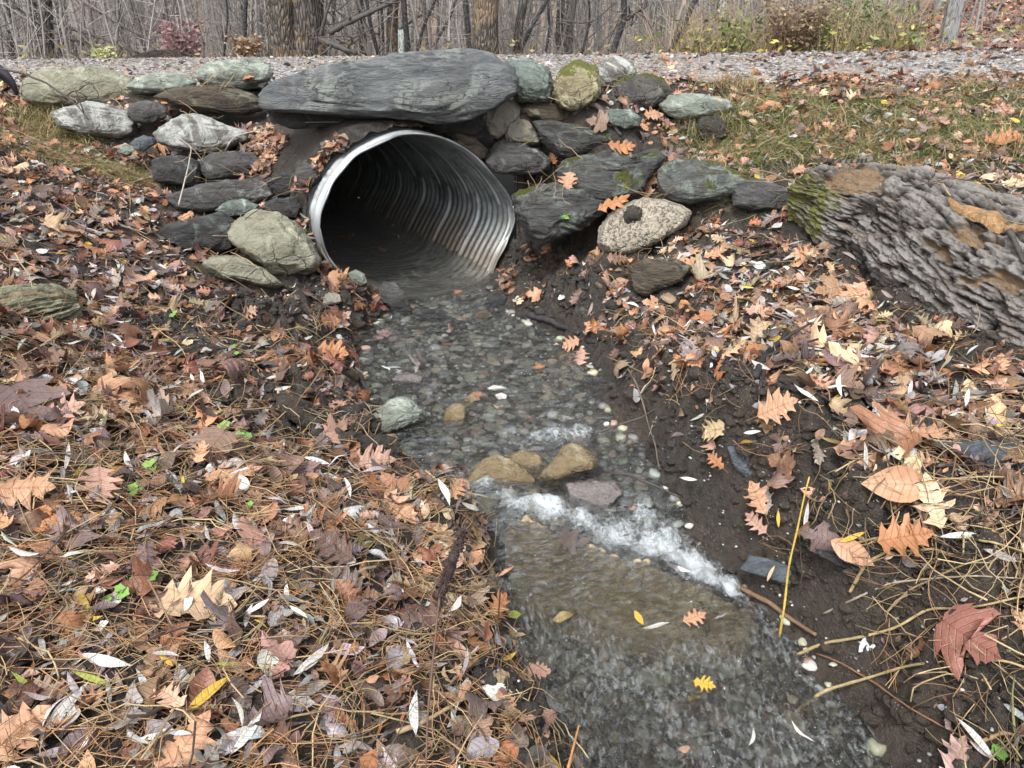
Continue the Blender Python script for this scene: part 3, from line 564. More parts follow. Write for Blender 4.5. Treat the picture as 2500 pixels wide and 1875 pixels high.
rock(A_((165, 570), (210, 490), (300, 440), (480, 425), (640, 435), (740, 470), (820, 530), (832, 600), (800, 650), (700, 675), (560, 660), (400, 655), (250, 640), (180, 620)), 'tan', 'large olive-tan boulder, leftmost of the top row beside the road', 'boulder', 'boulder', Y=4.75, thick=1.0, lay=.3)
rock(A_((810, 540), (870, 490), (990, 462), (1100, 465), (1200, 490), (1240, 530), (1170, 575), (1000, 590), (870, 590)), 'pale', 'low grey-green stone wedged right of the olive-tan boulder', Y=4.85, thick=1.2)
rock(A_((1240, 480), (1290, 410), (1400, 388), (1530, 380), (1640, 390), (1710, 420), (1722, 470), (1690, 515), (1600, 520), (1540, 560), (1400, 555), (1280, 530)), 'pale', 'pale green rounded boulder at road edge, left of the big slab', 'boulder', 'boulder', Y=4.95, thick=1.0)
rock(A_((1005, 600), (1100, 560), (1250, 548), (1430, 555), (1560, 590), (1640, 640), (1655, 700), (1560, 730), (1400, 720), (1250, 680), (1100, 655)), 'brown', 'brown flat layered slab below the pale green boulder', Y=4.60, thick=1.3, lay=1)
rock(A_((360, 700), (450, 675), (580, 660), (700, 680), (790, 720), (835, 800), (820, 855), (720, 875), (560, 850), (480, 830), (400, 785)), 'white', 'oval boulder with white lichen under the olive-tan boulder', 'boulder', 'boulder', Y=4.42, thick=1.0)
rock(A_((818, 710), (850, 660), (940, 638), (1010, 650), (1062, 690), (1040, 750), (930, 780), (850, 770)), 'grey', 'small rounded grey stone right of the white-lichened oval boulder', Y=4.45, thick=1.1)
rock(A_((1015, 830), (1100, 760), (1180, 722), (1300, 745), (1430, 790), (1545, 850), (1535, 905), (1430, 950), (1330, 970), (1200, 940), (1080, 920), (1020, 880)), 'white', 'grey-brown boulder with white patch, above the two square blocks', 'boulder', 'boulder', Y=4.28, thick=1.0, fac=.6)
rock(A_((840, 905), (870, 875), (920, 858), (970, 875), (975, 915), (900, 950), (850, 945)), 'slate', 'small blue-grey stone below the white-lichened oval boulder', Y=4.2, thick=1.0)
rock(A_((750, 930), (800, 912), (850, 930), (850, 960), (800, 985), (755, 965)), 'pale', 'small pale green stone half buried left of the blue-grey one', Y=4.15, thick=1.0)
rock(A_((985, 1010), (1060, 985), (1200, 998), (1262, 1030), (1258, 1120), (1235, 1195), (1100, 1170), (975, 1140)), 'dark', 'dark square block, left one of the pair above the long flat slab', Y=4.02, thick=1.0, box=.4)
rock(A_((1272, 1010), (1350, 962), (1500, 962), (1622, 975), (1645, 1040), (1645, 1115), (1560, 1120), (1450, 1110), (1300, 1120), (1265, 1070)), 'grey', 'grey rectangular block, right one of the pair above the long flat slab', Y=4.08, thick=1.0, box=.4)
rock(A_((1080, 1215), (1200, 1180), (1450, 1150), (1650, 1140), (1722, 1180), (1735, 1260), (1620, 1300), (1400, 1310), (1250, 1330), (1130, 1300)), 'grey', 'long flat grey slab stacked under the two square blocks', Y=3.92, thick=1.4, box=.45, lay=.6)
rock(A_((1690, 1135), (1800, 1088), (1880, 1098), (1895, 1180), (1820, 1235), (1740, 1235)), 'dark', 'dark angular block at the right end of the long flat slab', Y=3.95, thick=1.1, box=.45)
rock(A_((1875, 1065), (1940, 1020), (2012, 1075), (2025, 1135), (1960, 1180), (1890, 1180)), 'grey', 'grey cobble touching the white culvert edge', Y=3.88, thick=1.0)
rock(A_((1365, 1320), (1450, 1268), (1540, 1262), (1635, 1310), (1570, 1360), (1420, 1365)), 'greenish', 'small greenish stone under the long flat slab', Y=3.72, thick=1.2)
rock(A_((1655, 1305), (1750, 1258), (1880, 1253), (1915, 1310), (1865, 1380), (1720, 1345)), 'dark', 'black wet stone between greenish stone and culvert', Y=3.72, thick=1.2)
rock(A_((1030, 1450), (1080, 1410), (1250, 1380), (1400, 1362), (1462, 1410), (1482, 1500), (1420, 1580), (1300, 1610), (1150, 1560), (1060, 1515)), 'dark', 'dark wet boulder with bluish top, left of the big pale boulder', 'boulder', 'boulder', thick=1.1, fac=.6)
rock(A_((1455, 1430), (1540, 1370), (1640, 1338), (1760, 1370), (1870, 1450), (1950, 1560), (1990, 1655), (1930, 1720), (1790, 1745), (1700, 1705), (1620, 1625), (1530, 1555), (1470, 1505)), 'tan', 'big pale yellowish boulder left of the culvert mouth', 'boulder', 'boulder', thick=.9, fac=.55)
rock(E_((1305, 95), (1350, 52), (1450, 52), (1560, 90), (1680, 170), (1775, 275), (1700, 285), (1560, 240), (1430, 200), (1350, 150)), 'tan', 'long pale flat stone lying below the big pale boulder', thick=1.4, fac=.55)
rock(E_((2030, 315), (2090, 288), (2150, 308), (2165, 360), (2100, 380), (2040, 365)), 'smooth', 'small round tan stone in the mud under the orange maple leaf', thick=1.2)
slab = rock(B_((125, 430), (160, 350), (230, 300), (400, 240), (600, 200), (850, 170), (1000, 145), (1250, 130), (1420, 120), (1560, 155), (1690, 235), (1708, 380), (1620, 435), (1500, 485), (1400, 545), (1250, 560), (1130, 545), (1000, 505), (820, 495), (620, 485), (450, 478), (300, 468), (150, 468)), 'slab', 'huge blue-grey slate slab laid over the culvert', 'stone_slab', 'stone slab', Y=4.42, thick=1.25, box=.25, lay=1.2, rough=.08, lean=1.0, fac=.95)
rock(B_((1640, 190), (1720, 178), (1830, 188), (1900, 228), (1942, 320), (1955, 400), (1925, 445), (1830, 448), (1720, 428), (1700, 320), (1680, 240)), 'greenish', 'squarish dark green boulder at the right end of the huge slab', 'boulder', 'boulder', Y=4.5, thick=1.0, box=.5)
rock(B_((1500, 560), (1530, 480), (1600, 432), (1700, 428), (1742, 480), (1732, 530), (1680, 575), (1640, 645), (1600, 668), (1540, 645)), 'smooth', 'smooth tan-grey cobble wedged under the right end of the huge slab', 'cobble', 'cobble', Y=4.38, thick=1.0, fac=.5)
rock(B_((1635, 645), (1660, 580), (1720, 522), (1790, 560), (1852, 630), (1865, 695), (1770, 706), (1650, 690)), 'smooth', 'triangular grey cobble leaning on the smooth tan-grey one', 'cobble', 'cobble', Y=4.28, thick=1.0, fac=.6)
rock(B_((1440, 640), (1470, 605), (1530, 600), (1572, 640), (1565, 690), (1510, 720), (1460, 695)), 'dark', 'small round dark cobble left of the triangular one', 'cobble', 'cobble', Y=4.28, thick=1.1)
rock(B_((1280, 625), (1370, 638), (1450, 678), (1530, 738), (1525, 800), (1470, 800), (1400, 750), (1330, 700)), 'brown', 'flat brown stone resting against the upper right culvert rim', Y=4.22, thick=1.2)
rock(B_((1505, 795), (1570, 718), (1640, 688), (1750, 718), (1850, 738), (1922, 800), (1925, 865), (1850, 892), (1650, 898), (1560, 878), (1518, 840)), 'grey', 'angular block with pale green top, right of the culvert crown', Y=4.18, thick=1.1, box=.45, fac=.7)
rock(B_((1735, 472), (1800, 445), (1930, 438), (1990, 478), (2115, 555), (2050, 585), (1900, 555), (1780, 535)), 'brown', 'flat tan wedge of rock below the moss-covered boulder', Y=4.45, thick=1.6, lay=.5)
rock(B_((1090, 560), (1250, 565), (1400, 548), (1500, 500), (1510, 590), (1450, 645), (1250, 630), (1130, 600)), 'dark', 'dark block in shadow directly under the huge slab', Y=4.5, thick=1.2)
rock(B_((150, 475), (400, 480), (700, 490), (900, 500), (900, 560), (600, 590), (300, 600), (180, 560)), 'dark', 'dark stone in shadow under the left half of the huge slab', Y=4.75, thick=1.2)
rock(B_((650, 1525), (700, 1497), (752, 1530), (768, 1585), (720, 1605), (675, 1575)), 'pale', 'small white pebble-like stone at the left foot of the culvert', thick=1.0)
rock(F_((452, 130), (490, 93), (560, 120), (622, 190), (642, 255), (600, 288), (530, 268), (470, 205)), 'grey', 'grey oblong rock on the left side of the culvert outflow', thick=1.0)
rock(F_((680, 300), (740, 268), (850, 275), (890, 300), (800, 325), (700, 330)), 'dark', 'flat dark stone awash just below the culvert outflow', thick=1.0, zhit=.18)
rock(F_((1040, 330), (1080, 290), (1140, 285), (1180, 320), (1120, 350), (1060, 355)), 'brown', 'flat brown stone awash right of centre below the outflow', thick=1.0, zhit=.18)
rock(F_((1120, 235), (1150, 170), (1220, 165), (1270, 200), (1250, 260), (1180, 270)), 'dark', 'dark flat stone at the right foot of the culvert', thick=1.0)
rock(C_((538, 380), (560, 280), (590, 213), (650, 176), (720, 188), (790, 238), (818, 320), (802, 402), (740, 455), (650, 485), (570, 465), (540, 425)), 'mossy', 'upright yellow boulder capped with green moss', 'boulder', 'boulder', Y=4.52, thick=1.0, fac=.45)
rock(C_((780, 212), (850, 172), (930, 157), (1010, 200), (1045, 250), (1000, 310), (900, 340), (830, 340), (808, 290)), 'white', 'pale white-streaked boulder behind and between the two mossy ones', 'boulder', 'boulder', Y=4.85, thick=1.0, fac=.6)
rock(C_((905, 325), (980, 278), (1100, 262), (1220, 288), (1255, 360), (1222, 435), (1140, 488), (1020, 492), (940, 445), (902, 385)), 'mossy2', 'grey rounded block with bright moss on its front', 'boulder', 'boulder', Y=4.55, thick=1.0, fac=.6)
rock(C_((1190, 460), (1260, 408), (1350, 388), (1500, 398), (1620, 428), (1645, 470), (1560, 505), (1420, 535), (1320, 552), (1230, 505)), 'pale', 'pale green flat boulder on the slope, right end of the headwall', 'boulder', 'boulder', Y=4.38, thick=1.2, fac=.55)
rock(C_((385, 570), (480, 552), (620, 590), (800, 608), (900, 628), (922, 672), (850, 705), (750, 755), (650, 788), (550, 778), (495, 705), (430, 655)), 'ledge', 'long dark stone with greenish face under the flat tan wedge', Y=4.28, thick=1.0, fac=.6)
rock(C_((785, 510), (880, 482), (1000, 488), (1065, 530), (1065, 585), (980, 612), (880, 578)), 'greenish', 'flat greenish stone behind the arched dark branch', Y=4.42, thick=1.3)
rock(C_((600, 810), (720, 785), (900, 808), (1000, 825), (1090, 758), (1180, 728), (1205, 800), (1135, 865), (1105, 965), (1050, 1050), (930, 1085), (800, 1090), (640, 1040), (560, 960), (545, 880)), 'ledge', 'broad layered ledge rock with pale green top, right of the culvert', 'rock_ledge', 'rock ledge', Y=3.98, thick=1.3, lay=.8, fac=.5, lean=.9)
rock(C_((290, 1040), (400, 990), (520, 950), (680, 980), (850, 1070), (860, 1120), (780, 1185), (700, 1225), (600, 1235), (520, 1290), (440, 1340), (380, 1280), (350, 1185), (290, 1115)), 'ledge', 'lower dark layered ledge rock beside the culvert mouth', 'rock_ledge', 'rock ledge', Y=3.80, thick=1.0, lay=1.2, fac=.5, lean=.6)
rock(C_((1178, 880), (1240, 828), (1340, 798), (1480, 808), (1620, 850), (1722, 900), (1745, 952), (1690, 1005), (1600, 1055), (1500, 1065), (1380, 1108), (1270, 1068), (1200, 995)), 'ledge2', 'green-topped boulder with mossy patch, left of the flat wall stone', 'boulder', 'boulder', Y=3.86, thick=1.0, fac=.5)
rock(C_((1655, 1010), (1700, 958), (1800, 938), (1960, 968), (2065, 1000), (2050, 1065), (1980, 1108), (1800, 1128), (1668, 1105)), 'grey', 'flat grey wall stone between green-topped boulder and fallen log', Y=3.80, thick=1.1, box=.45, lay=.6)
granite = rock(C_((815, 1250), (870, 1158), (960, 1088), (1080, 1052), (1200, 1057), (1320, 1088), (1385, 1130), (1355, 1205), (1220, 1295), (1100, 1370), (960, 1420), (860, 1410), (812, 1345)), 'granite', 'speckled tan granite boulder with a clod of mud on it', 'boulder', 'boulder', thick=1.0, fac=.5, rough=.03)
rock(G_((75, 120), (160, 82), (330, 72), (410, 108), (360, 180), (250, 215), (190, 268), (125, 255), (90, 195)), 'brown', 'weathered brown split rock in the right bank below the granite boulder', thick=1.0, lay=1, fac=.6)
rock(F_((345, 1005), (430, 918), (520, 858), (600, 838), (680, 868), (735, 935), (725, 990), (600, 1025), (480, 1050), (400, 1080)), 'pale', 'whitish boulder standing out of the stream by the left bank', 'boulder', 'boulder', thick=1.0, fac=.45, zhit=.15)
rock(F_((850, 980), (880, 900), (950, 855), (1002, 890), (1000, 960), (940, 1000), (870, 1005)), 'wetbrown', 'small brown stone in the stream right of the whitish boulder', thick=1.0, zhit=.15)
rock(F_((535, 705), (600, 678), (680, 680), (735, 705), (720, 745), (620, 750), (550, 740)), 'purple', 'flat wet purple-grey stone in the upper stream', thick=1.0, zhit=.16)
rock(F_((1250, 1190), (1300, 1150), (1390, 1135), (1480, 1165), (1530, 1240), (1480, 1290), (1360, 1300), (1280, 1260)), 'wetbrown', 'rounded tan stone under water behind the brown angular one', thick=1.0, dz=-.015, zhit=.13)
rock(F_((960, 1400), (1040, 1290), (1120, 1200), (1220, 1175), (1300, 1210), (1420, 1300), (1460, 1360), (1300, 1360), (1150, 1380)), 'wetbrown', 'reddish tan sloping stone awash left of the brown angular one', thick=1.2, dz=-.012, zhit=.125)
rock(F_((1460, 1370), (1500, 1300), (1560, 1230), (1650, 1152), (1740, 1160), (1840, 1242), (1810, 1290), (1680, 1310), (1540, 1395)), 'wetbrown', 'brown angular stone breaking the water above the white chute', thick=1.0, fac=.5, zhit=.13, dz=.01)
rock(F_((1620, 1330), (1800, 1290), (1950, 1300), (1990, 1380), (1900, 1480), (1740, 1520), (1640, 1450)), 'purple', 'smooth grey stone under the rushing water above the chute', thick=1.0, dz=-.03, zhit=.10)
rock(F_((1185, 815), (1225, 800), (1265, 815), (1260, 840), (1215, 848)), 'quartz', 'bright white pebble in the middle of the stream', 'pebble', 'pebble', thick=1.0, zhit=.172)
rock(F_((1140, 770), (1180, 752), (1230, 758), (1280, 775), (1220, 792), (1160, 790)), 'quartz', 'flat whitish pebble just upstream of the bright white one', 'pebble', 'pebble', thick=1.0, zhit=.17)
rock(F_((985, 835), (1030, 812), (1085, 820), (1095, 850), (1040, 862), (995, 855)), 'wetbrown', 'reddish pebble left of the bright white one', 'pebble', 'pebble', thick=1.0, zhit=.172)
rock(F_((1735, 725), (1750, 690), (1790, 680), (1800, 720), (1780, 745)), 'slate', 'small dark blue stone at the right edge of the stream', 'pebble', 'pebble', thick=1.0)
rock(F_((130, 440), (160, 425), (215, 435), (225, 465), (180, 475), (140, 465)), 'quartz', 'white pebble among orange leaves on the left bank', 'pebble', 'pebble', thick=1.0)
rock(F_((1715, 275), (1745, 258), (1780, 275), (1775, 310), (1735, 315)), 'grey', 'round grey pebble in the mud of the right bank', 'pebble', 'pebble', thick=1.0)
rock(F_((1250, 285), (1280, 275), (1285, 295), (1262, 302)), 'quartz', 'tiny white pebble by the right foot of the culvert', 'pebble', 'pebble', thick=1.0)
# the submerged slab the water slides over
_sx = np.arange(SLB[:, 0].min() - .02, SLB[:, 0].max() + .02, .006); _sy = np.arange(SLB[:, 1].min() - .02, SLB[:, 1].max() + .02, .006); _SX, _SY = np.meshgrid(_sx, _sy); _a, _b = _SX.ravel(), _SY.ravel()
_sdd = -sdist(_a, _b, SLB) + .012 * fbm(np.stack([_a, _b], 1) * 22, 3, 8); _pp = np.stack([_a, _b], 1)
_top = wlev(_a, _b) - .009 + slabz(_a, _b) + .10 * np.clip(slabz(_a, _b) - .012, 0, 1) * (1 + .8 * fbm(_pp * 18, 2, 5))
_sz = _top - .14 * sm(.02, -.035, _sdd); _ki = np.arange(len(_a)).reshape(_SX.shape); _kq = np.stack([_ki[:-1, :-1], _ki[:-1, 1:], _ki[1:, 1:], _ki[1:, :-1]], -1).reshape(-1, 4); _kq = _kq[(_sdd > -.035)[_kq].all(1)]
_u = np.unique(_kq); _r = np.full(len(_a), -1); _r[_u] = np.arange(len(_u)); _T = np.stack([_a, _b, _sz], 1)[_u]; _B = _T.copy(); _B[:, 2] = -.16; _q = _r[_kq]
o = mesh('stone_slab', np.concatenate([_T, _B]), np.concatenate([_q, _q[:, ::-1] + len(_u)]), M['subm'], loc=(_T[:, 0].mean(), _T[:, 1].mean(), -.16)); tag(o, 'long brown slab under a film of water, beside the white chute', 'stone slab')
rock(G_((600, 1095), (680, 1088), (750, 1130), (770, 1200), (730, 1245), (670, 1220), (630, 1160)), 'slate', 'blue-grey slate fragment stuck in the right mud bank', thick=.5, fac=.5)
rock(G_((1740, 1160), (1830, 1120), (2000, 1060), (2212, 1035), (2260, 1120), (2230, 1205), (2000, 1195), (1850, 1185)), 'slate', 'long dark mossy slate slab at the right edge of the picture', thick=.7, lay=.6)
rock(I_((515, 520), (560, 420), (700, 418), (830, 430), (955, 448), (930, 500), (905, 538), (700, 538)), 'slate', 'flat grey slate block jutting from the right bank over the water', thick=.9, box=.35, fac=.5, zhit=.10)
rock(H_((1060, 1290), (1180, 1290), (1290, 1340), (1340, 1420), (1250, 1480), (1130, 1440)), 'dark', 'dark muddy stone at the foot of the left bank by the pool', thick=1.0, zhit=.03)
def soilrock(px, label, **k):
    return rock(px, 'soil', label, 'mud_clod', 'mud clod', rough=.22, fac=.55, **k)
cl = granite
soilrock(C_((968, 1150), (990, 1105), (1040, 1090), (1085, 1125), (1095, 1170), (1060, 1205), (1010, 1208), (975, 1190)), 'round clod of dark mud stuck on the speckled granite boulder', Y=float(granite.location[1]) - .10, thick=.8)
soilrock(C_((1430, 600), (1480, 540), (1560, 530), (1600, 580), (1610, 660), (1560, 700), (1470, 690)), 'dark clod of soil under grass below the pale green flat boulder', thick=.9)
soilrock(E_((1010, 660), (1100, 630), (1220, 640), (1350, 640), (1420, 680), (1300, 700), (1150, 690)), 'long low clod of soil in the left bank', thick=.8)
soilrock(E_((1760, 940), (1820, 900), (1900, 960), (2000, 1080), (2150, 1120), (2190, 1180), (2050, 1200), (1880, 1120), (1790, 1030)), 'large crumbly mud clod overhanging the stream at the left bank', thick=.8)
soilrock(F_((380, 1100), (480, 1060), (560, 1090), (575, 1160), (500, 1180), (400, 1160)), 'lumpy mud clod beneath the whitish stream boulder', thick=.9)
# ------------------------------------------------------------------ loose leaves: shapes
def leaf_shape(pts, k=.5):
    """pts: edge points (t,w) base->tip for one half; returns verts (t,w), quads"""
    pts = np.array(pts, float); n = len(pts); t, w = pts[:, 0], pts[:, 1]
    tm = np.maximum.accumulate(np.minimum(t, np.linspace(t[0], t[-1], n) * .5 + t * .5)); tm[0] = t[0]; tm[-1] = t[-1]
    V = []; 
    for s_ in (-1, 1):
        V.append(np.stack([t, s_ * w], 1)); V.append(np.stack([tm * .5 + t * .5, s_ * np.minimum(w * .5, .5 * np.minimum.reduce([w, np.roll(w, 1), np.roll(w, -1)]) + .25 * w)], 1))
    V.append(np.stack([tm, 0 * w], 1)); V = np.concatenate(V)
    q = []
    for i in range(n - 1):
        el, il, er, ir, mm = i, n + i, 2 * n + i, 3 * n + i, 4 * n + i
        q += [[el, el + 1, il + 1, il], [il, il + 1, mm + 1, mm], [mm, mm + 1, ir + 1, ir], [ir, ir + 1, er + 1, er]]
    return V, np.array(q)
OAK = [(0, .015), (.06, .07), (.11, .18), (.18, .28), (.20, .19), (.235, .13), (.29, .15), (.34, .25), (.40, .33), (.47, .41), (.45, .31), (.465, .20), (.50, .16), (.55, .22), (.61, .33), (.70, .38), (.665, .28), (.675, .19), (.71, .15), (.77, .19), (.86, .24), (.83, .16), (.86, .09), (.92, .07), (1, 0)]
OAK2 = [(0, .02), (.07, .10), (.13, .21), (.2, .27), (.22, .19), (.27, .17), (.33, .26), (.43, .36), (.42, .27), (.46, .2), (.52, .25), (.62, .35), (.62, .26), (.66, .19), (.72, .21), (.81, .27), (.79, .18), (.83, .12), (.9, .12), (1, 0)]
MAP_ = [(0, .0), (-.05, .10), (-.04, .26), (.06, .33), (.12, .5), (.20, .34), (.27, .40), (.36, .52), (.52, .56), (.50, .42), (.46, .33), (.48, .20), (.52, .15), (.62, .18), (.70, .26), (.74, .17), (.82, .13), (.9, .06), (1, 0)]
ELL = [(0, .0), (.08, .09), (.2, .18), (.35, .25), (.5, .26), (.65, .22), (.8, .14), (.92, .05), (1, 0)]
WIL = [(0, .0), (.1, .035), (.25, .07), (.45, .088), (.65, .075), (.82, .042), (.93, .015), (1, 0)]
SHP = {'oak': leaf_shape(OAK), 'oak2': leaf_shape(OAK2), 'maple': leaf_shape(MAP_), 'ell': leaf_shape(ELL), 'wil': leaf_shape(WIL)}
def leaf_geo(kind, L, rs, curl=1., flat=0):
    V, Q_ = SHP[kind]; t, w = V[:, 0].copy(), V[:, 1].copy()
    w = w * (1 + .18 * rs.uniform(-1, 1)) * np.where(w > 0, 1 + .18 * rs.uniform(-1, 1), 1 + .18 * rs.uniform(-1, 1))
    jit = .02 if kind in ('oak', 'oak2', 'maple') else .004
    t = t + rs.normal(size=len(t)) * jit * (np.abs(w) > .12); w = w + rs.normal(size=len(t)) * jit * (np.abs(w) > .12)
    tc = t - .5
    z = curl * (rs.uniform(-.9, 1.3) * w * w * 1.3 + rs.uniform(-.5, .9) * tc * tc * .5 + rs.uniform(-.5, .5) * w * tc * .8 + rs.uniform(-.25, .25) * np.sin(t * rs.uniform(4, 9) + rs.uniform(0, 6)) * (.2 + np.abs(w))) + rs.normal(size=len(t)) * .010 * curl
    if kind == 'wil': z = z + curl * rs.uniform(-.06, .12) * np.sin(t * 3.1); w = w + curl * rs.uniform(-.12, .12) * np.sin(t * 3.1)
    ph = curl * rs.uniform(-.7, .7) * (.6 if kind != 'wil' else .2)
    yy = w * np.cos(ph * np.abs(w) * 3); zz = z + np.abs(w) * np.sin(ph * np.abs(w) * 3) * .8
    P = np.stack([tc, yy, zz], 1) * L
    # petiole as thin quad strip
    return P, Q_, np.abs(w)
def frame(nrm, ang):
    n = nrm / np.linalg.norm(nrm); a = np.array([math.cos(ang), math.sin(ang), 0]); a = a - n * (a @ n); a /= np.linalg.norm(a) + 1e-9; return a, np.cross(n, a), n
def petiole(P0, dirv, n, L, rs):
    k = np.linspace(0, 1, 5)[:, None]; c = P0 + dirv * L * k + n * (.15 * L * k * k) * rs.uniform(-1, 1) + np.cross(n, dirv) * L * .25 * k * k * rs.uniform(-1, 1)
    return tube(c, np.linspace(.0011, .0008, 5), 3)
# scatter target: ground + stones
step = 2
sub = idx[::step, ::step]; sv = V[sub.ravel()]; si = np.arange(sub.size).reshape(sub.shape)
mx_ = (sv[:, 1] < 8.5) & (sv[:, 1] > -.5) & (np.abs(sv[:, 0]) < 5)
sq = np.stack([si[:-1, :-1], si[:-1, 1:], si[1:, 1:], si[1:, :-1]], -1).reshape(-1, 4); sq = sq[mx_[sq].all(1)]
cc = sv[sq].mean(1); q_, d_ = pipe_local(cc[:, 0], cc[:, 1]); th = np.arctan2(cc[:, 2] - PC[1], q_ - PC[0]); rr = np.hypot(cc[:, 2] - PC[1], q_ - PC[0])
sq = sq[~((np.ptp(sv[sq][:, :, 2], axis=1) > .12) & (np.abs(q_ - PC[0]) < HW) & (d_ > -.05) & (d_ < .2))]
#LOGS#
# ------------------------------------------------------------------ logs
def log_mat(name, rows, woodc, moss=.25):
    t = NT(name); o = t.obj(); w = t.attr('lt', 2); h0 = t.attr('hgt', 2)
    f = t.noise(o, 60, 5, .7); g_ = t.noise(o, 9, 5, .65)
    c = t.mix(t.ramp(t.math('ADD', t.math('MULTIPLY', h0, .7), t.math('MULTIPLY', f, .3)), [(.42, 0), (.85, 1)]), rows[0], rows[1])
    c = t.mix(t.mapr(g_, .52, .68, 0, .55), c, rows[2])
    if moss: c = t.mix(t.ramp(t.math('MULTIPLY', t.attr('mossy', 2), t.noise(o, 14, 5, .7)), [(.30, 0), (.42, .85)]), c, (.13, .14, .025))
    wc = t.mix(t.noise(t.mapping(o, (1, 1, 1)), 22, 5, .75), woodc[0], woodc[1])
    c = t.mix(t.math('MULTIPLY', w, t.mapr(t.noise(o, 30, 4, .7), .3, .5)), c, wc)
    return t.out(c, .75, t.bump(t.math('ADD', f, g_), .8, .02), .35)
M['logbark'] = log_mat('rotting_log_bark', ((.014, .012, .010), (.245, .228, .212), (.13, .09, .075)), ((.10, .068, .042), (.30, .20, .115)), .6)
M['oldlog'] = log_mat('weathered_log', ((.035, .034, .022), (.25, .25, .17), (.14, .11, .07)), ((.2, .14, .07), (.4, .3, .18)), 0)
def log(axis_pts, radii, nu, nv, ridge, seed, twist=.0, plate=(5, 26), holes=(), prof=None):
    P = resample(axis_pts, nu); d = np.concatenate([[0], np.cumsum(np.linalg.norm(np.diff(P, axis=0), axis=1))]); u = d / d[-1]
    R = np.interp(u, np.linspace(0, 1, len(radii)), radii)
    T = np.gradient(P, axis=0); T /= np.linalg.norm(T, axis=1)[:, None]; N = np.cross(T, [0, 0, 1.]); N /= np.linalg.norm(N, axis=1)[:, None]; B = np.cross(N, T)
    th = np.linspace(0, 2 * math.pi, nv, endpoint=False); U, TH = np.meshgrid(d, th, indexing='ij')
    cx, cy = np.cos(TH), np.sin(TH); tw = TH + twist * U
    Q3 = np.stack([np.cos(tw) * plate[0], np.sin(tw) * plate[0], U * 3.3], -1).reshape(-1, 3)
    big = fbm(np.stack([cx * 1.3, cy * 1.3, U * 2.2], -1).reshape(-1, 3), 3, seed)
    warp = .35 * vn(Q3 * .8, seed + 5)
    n1 = vn(Q3 * np.array([1.9, 1.9, 1.5]) + warp[:, None], seed + 2) + .3 * vn(Q3 * np.array([4, 4, 4.5]), seed + 3); n2 = vn(Q3 * np.array([4.2, 4.2, 6.0]) + 2 * warp[:, None], seed + 7)
    fine = fbm(np.stack([cx * 13, cy * 13, U * 22], -1).reshape(-1, 3), 4, seed + 11, .6)
    hgt = .70 * np.sqrt(np.clip(np.abs(n1) * 1.7, 0, 1)) + .34 * np.sqrt(np.clip(np.abs(n2) * 1.8, 0, 1)) + .45 * fine
    return P, R, T, N, B, U, TH, big, hgt, fine
def build_log(name, label, cat, args, radii, nu, nv, amp, seed, woodf, mat, twist=.0, plate=(5, 26), endcut=None, mossf=None, squash=1.):
    P, R, T, N, B, U, TH, big, hgt, fine = log(args, radii, nu, nv, amp, seed, twist, plate)
    R_ = R[:, None].repeat(nv, 1).ravel(); u = (U / U.max()).ravel(); t = TH.ravel()
    w, dep = woodf(u, t, big); r = R_ * (1 + .12 * big) + amp * (hgt - .5) * (1 - .8 * w) + .008 * fine - dep
    if endcut is not None: 
        e = endcut(t); uu = U.ravel() ; 
    V3 = np.repeat(P, nv, 0) + r[:, None] * (np.cos(t)[:, None] * np.repeat(N, nv, 0) + squash * np.sin(t)[:, None] * np.repeat(B, nv, 0))
    i = np.arange(nu * nv).reshape(nu, nv); q = def_q(i)
    # closed, hollowed ends
    Vs = [V3]; Fq = [q]; n0 = nu * nv; w_ = [w]; 
    for side, row in ((0, i[0]), (1, i[-1])):
        prev = row; c = V3[row].mean(0); tdir = T[0 if side == 0 else -1] * (1 if side == 0 else -1)
        for k, s_ in enumerate((.82, .6, .38, .15)):
            ring = c + (V3[row] - c) * s_ + tdir * (.02 + .05 * (k + 1)) * (.35 + .65 * (1 - s_)) + tdir * (.015 * vn(V3[row] * 25, k + side))[:, None]
            ids = n0 + np.arange(nv); n0 += nv; Vs.append(ring); w_.append(np.ones(nv)); a, b_ = (prev, ids)
            qq = np.stack([a, np.roll(a, -1), np.roll(b_, -1), b_], 1); Fq.append(qq if side else qq[:, ::-1]); prev = ids
        Fq.append(np.stack([prev[0::2], prev[1::2], np.roll(prev[0::2], -1), np.roll(prev[0::2], -1)], 1)[:0].reshape(0, 4))
    Vf = np.concatenate(Vs); wf = np.concatenate(w_); hg = np.concatenate([np.clip(hgt, 0, 1), np.full(len(Vf) - len(V3), .3)])
    mo = np.concatenate([(mossf(u, t) if mossf else np.zeros(len(u))), np.zeros(len(Vf) - len(V3))])
    Fq = np.concatenate([f for f in Fq if len(f)])
    loc = P.mean(0); loc[2] = Vf[:, 2].min()
    solid(Vf, Fq)
    return Vf, Fq, wf, hg, mo, loc, (P, R, T, N, B)
cz = lambda u, v, d: CAM + rays([(u, v)])[0] * d
p0 = cz(1965, 482, 3.36); p1 = cz(2200, 556, 3.06); p2 = cz(2460, 705, 2.68); p3 = p2 + (p2 - p1) * 1.6; p3[2] = p2[2] - .04
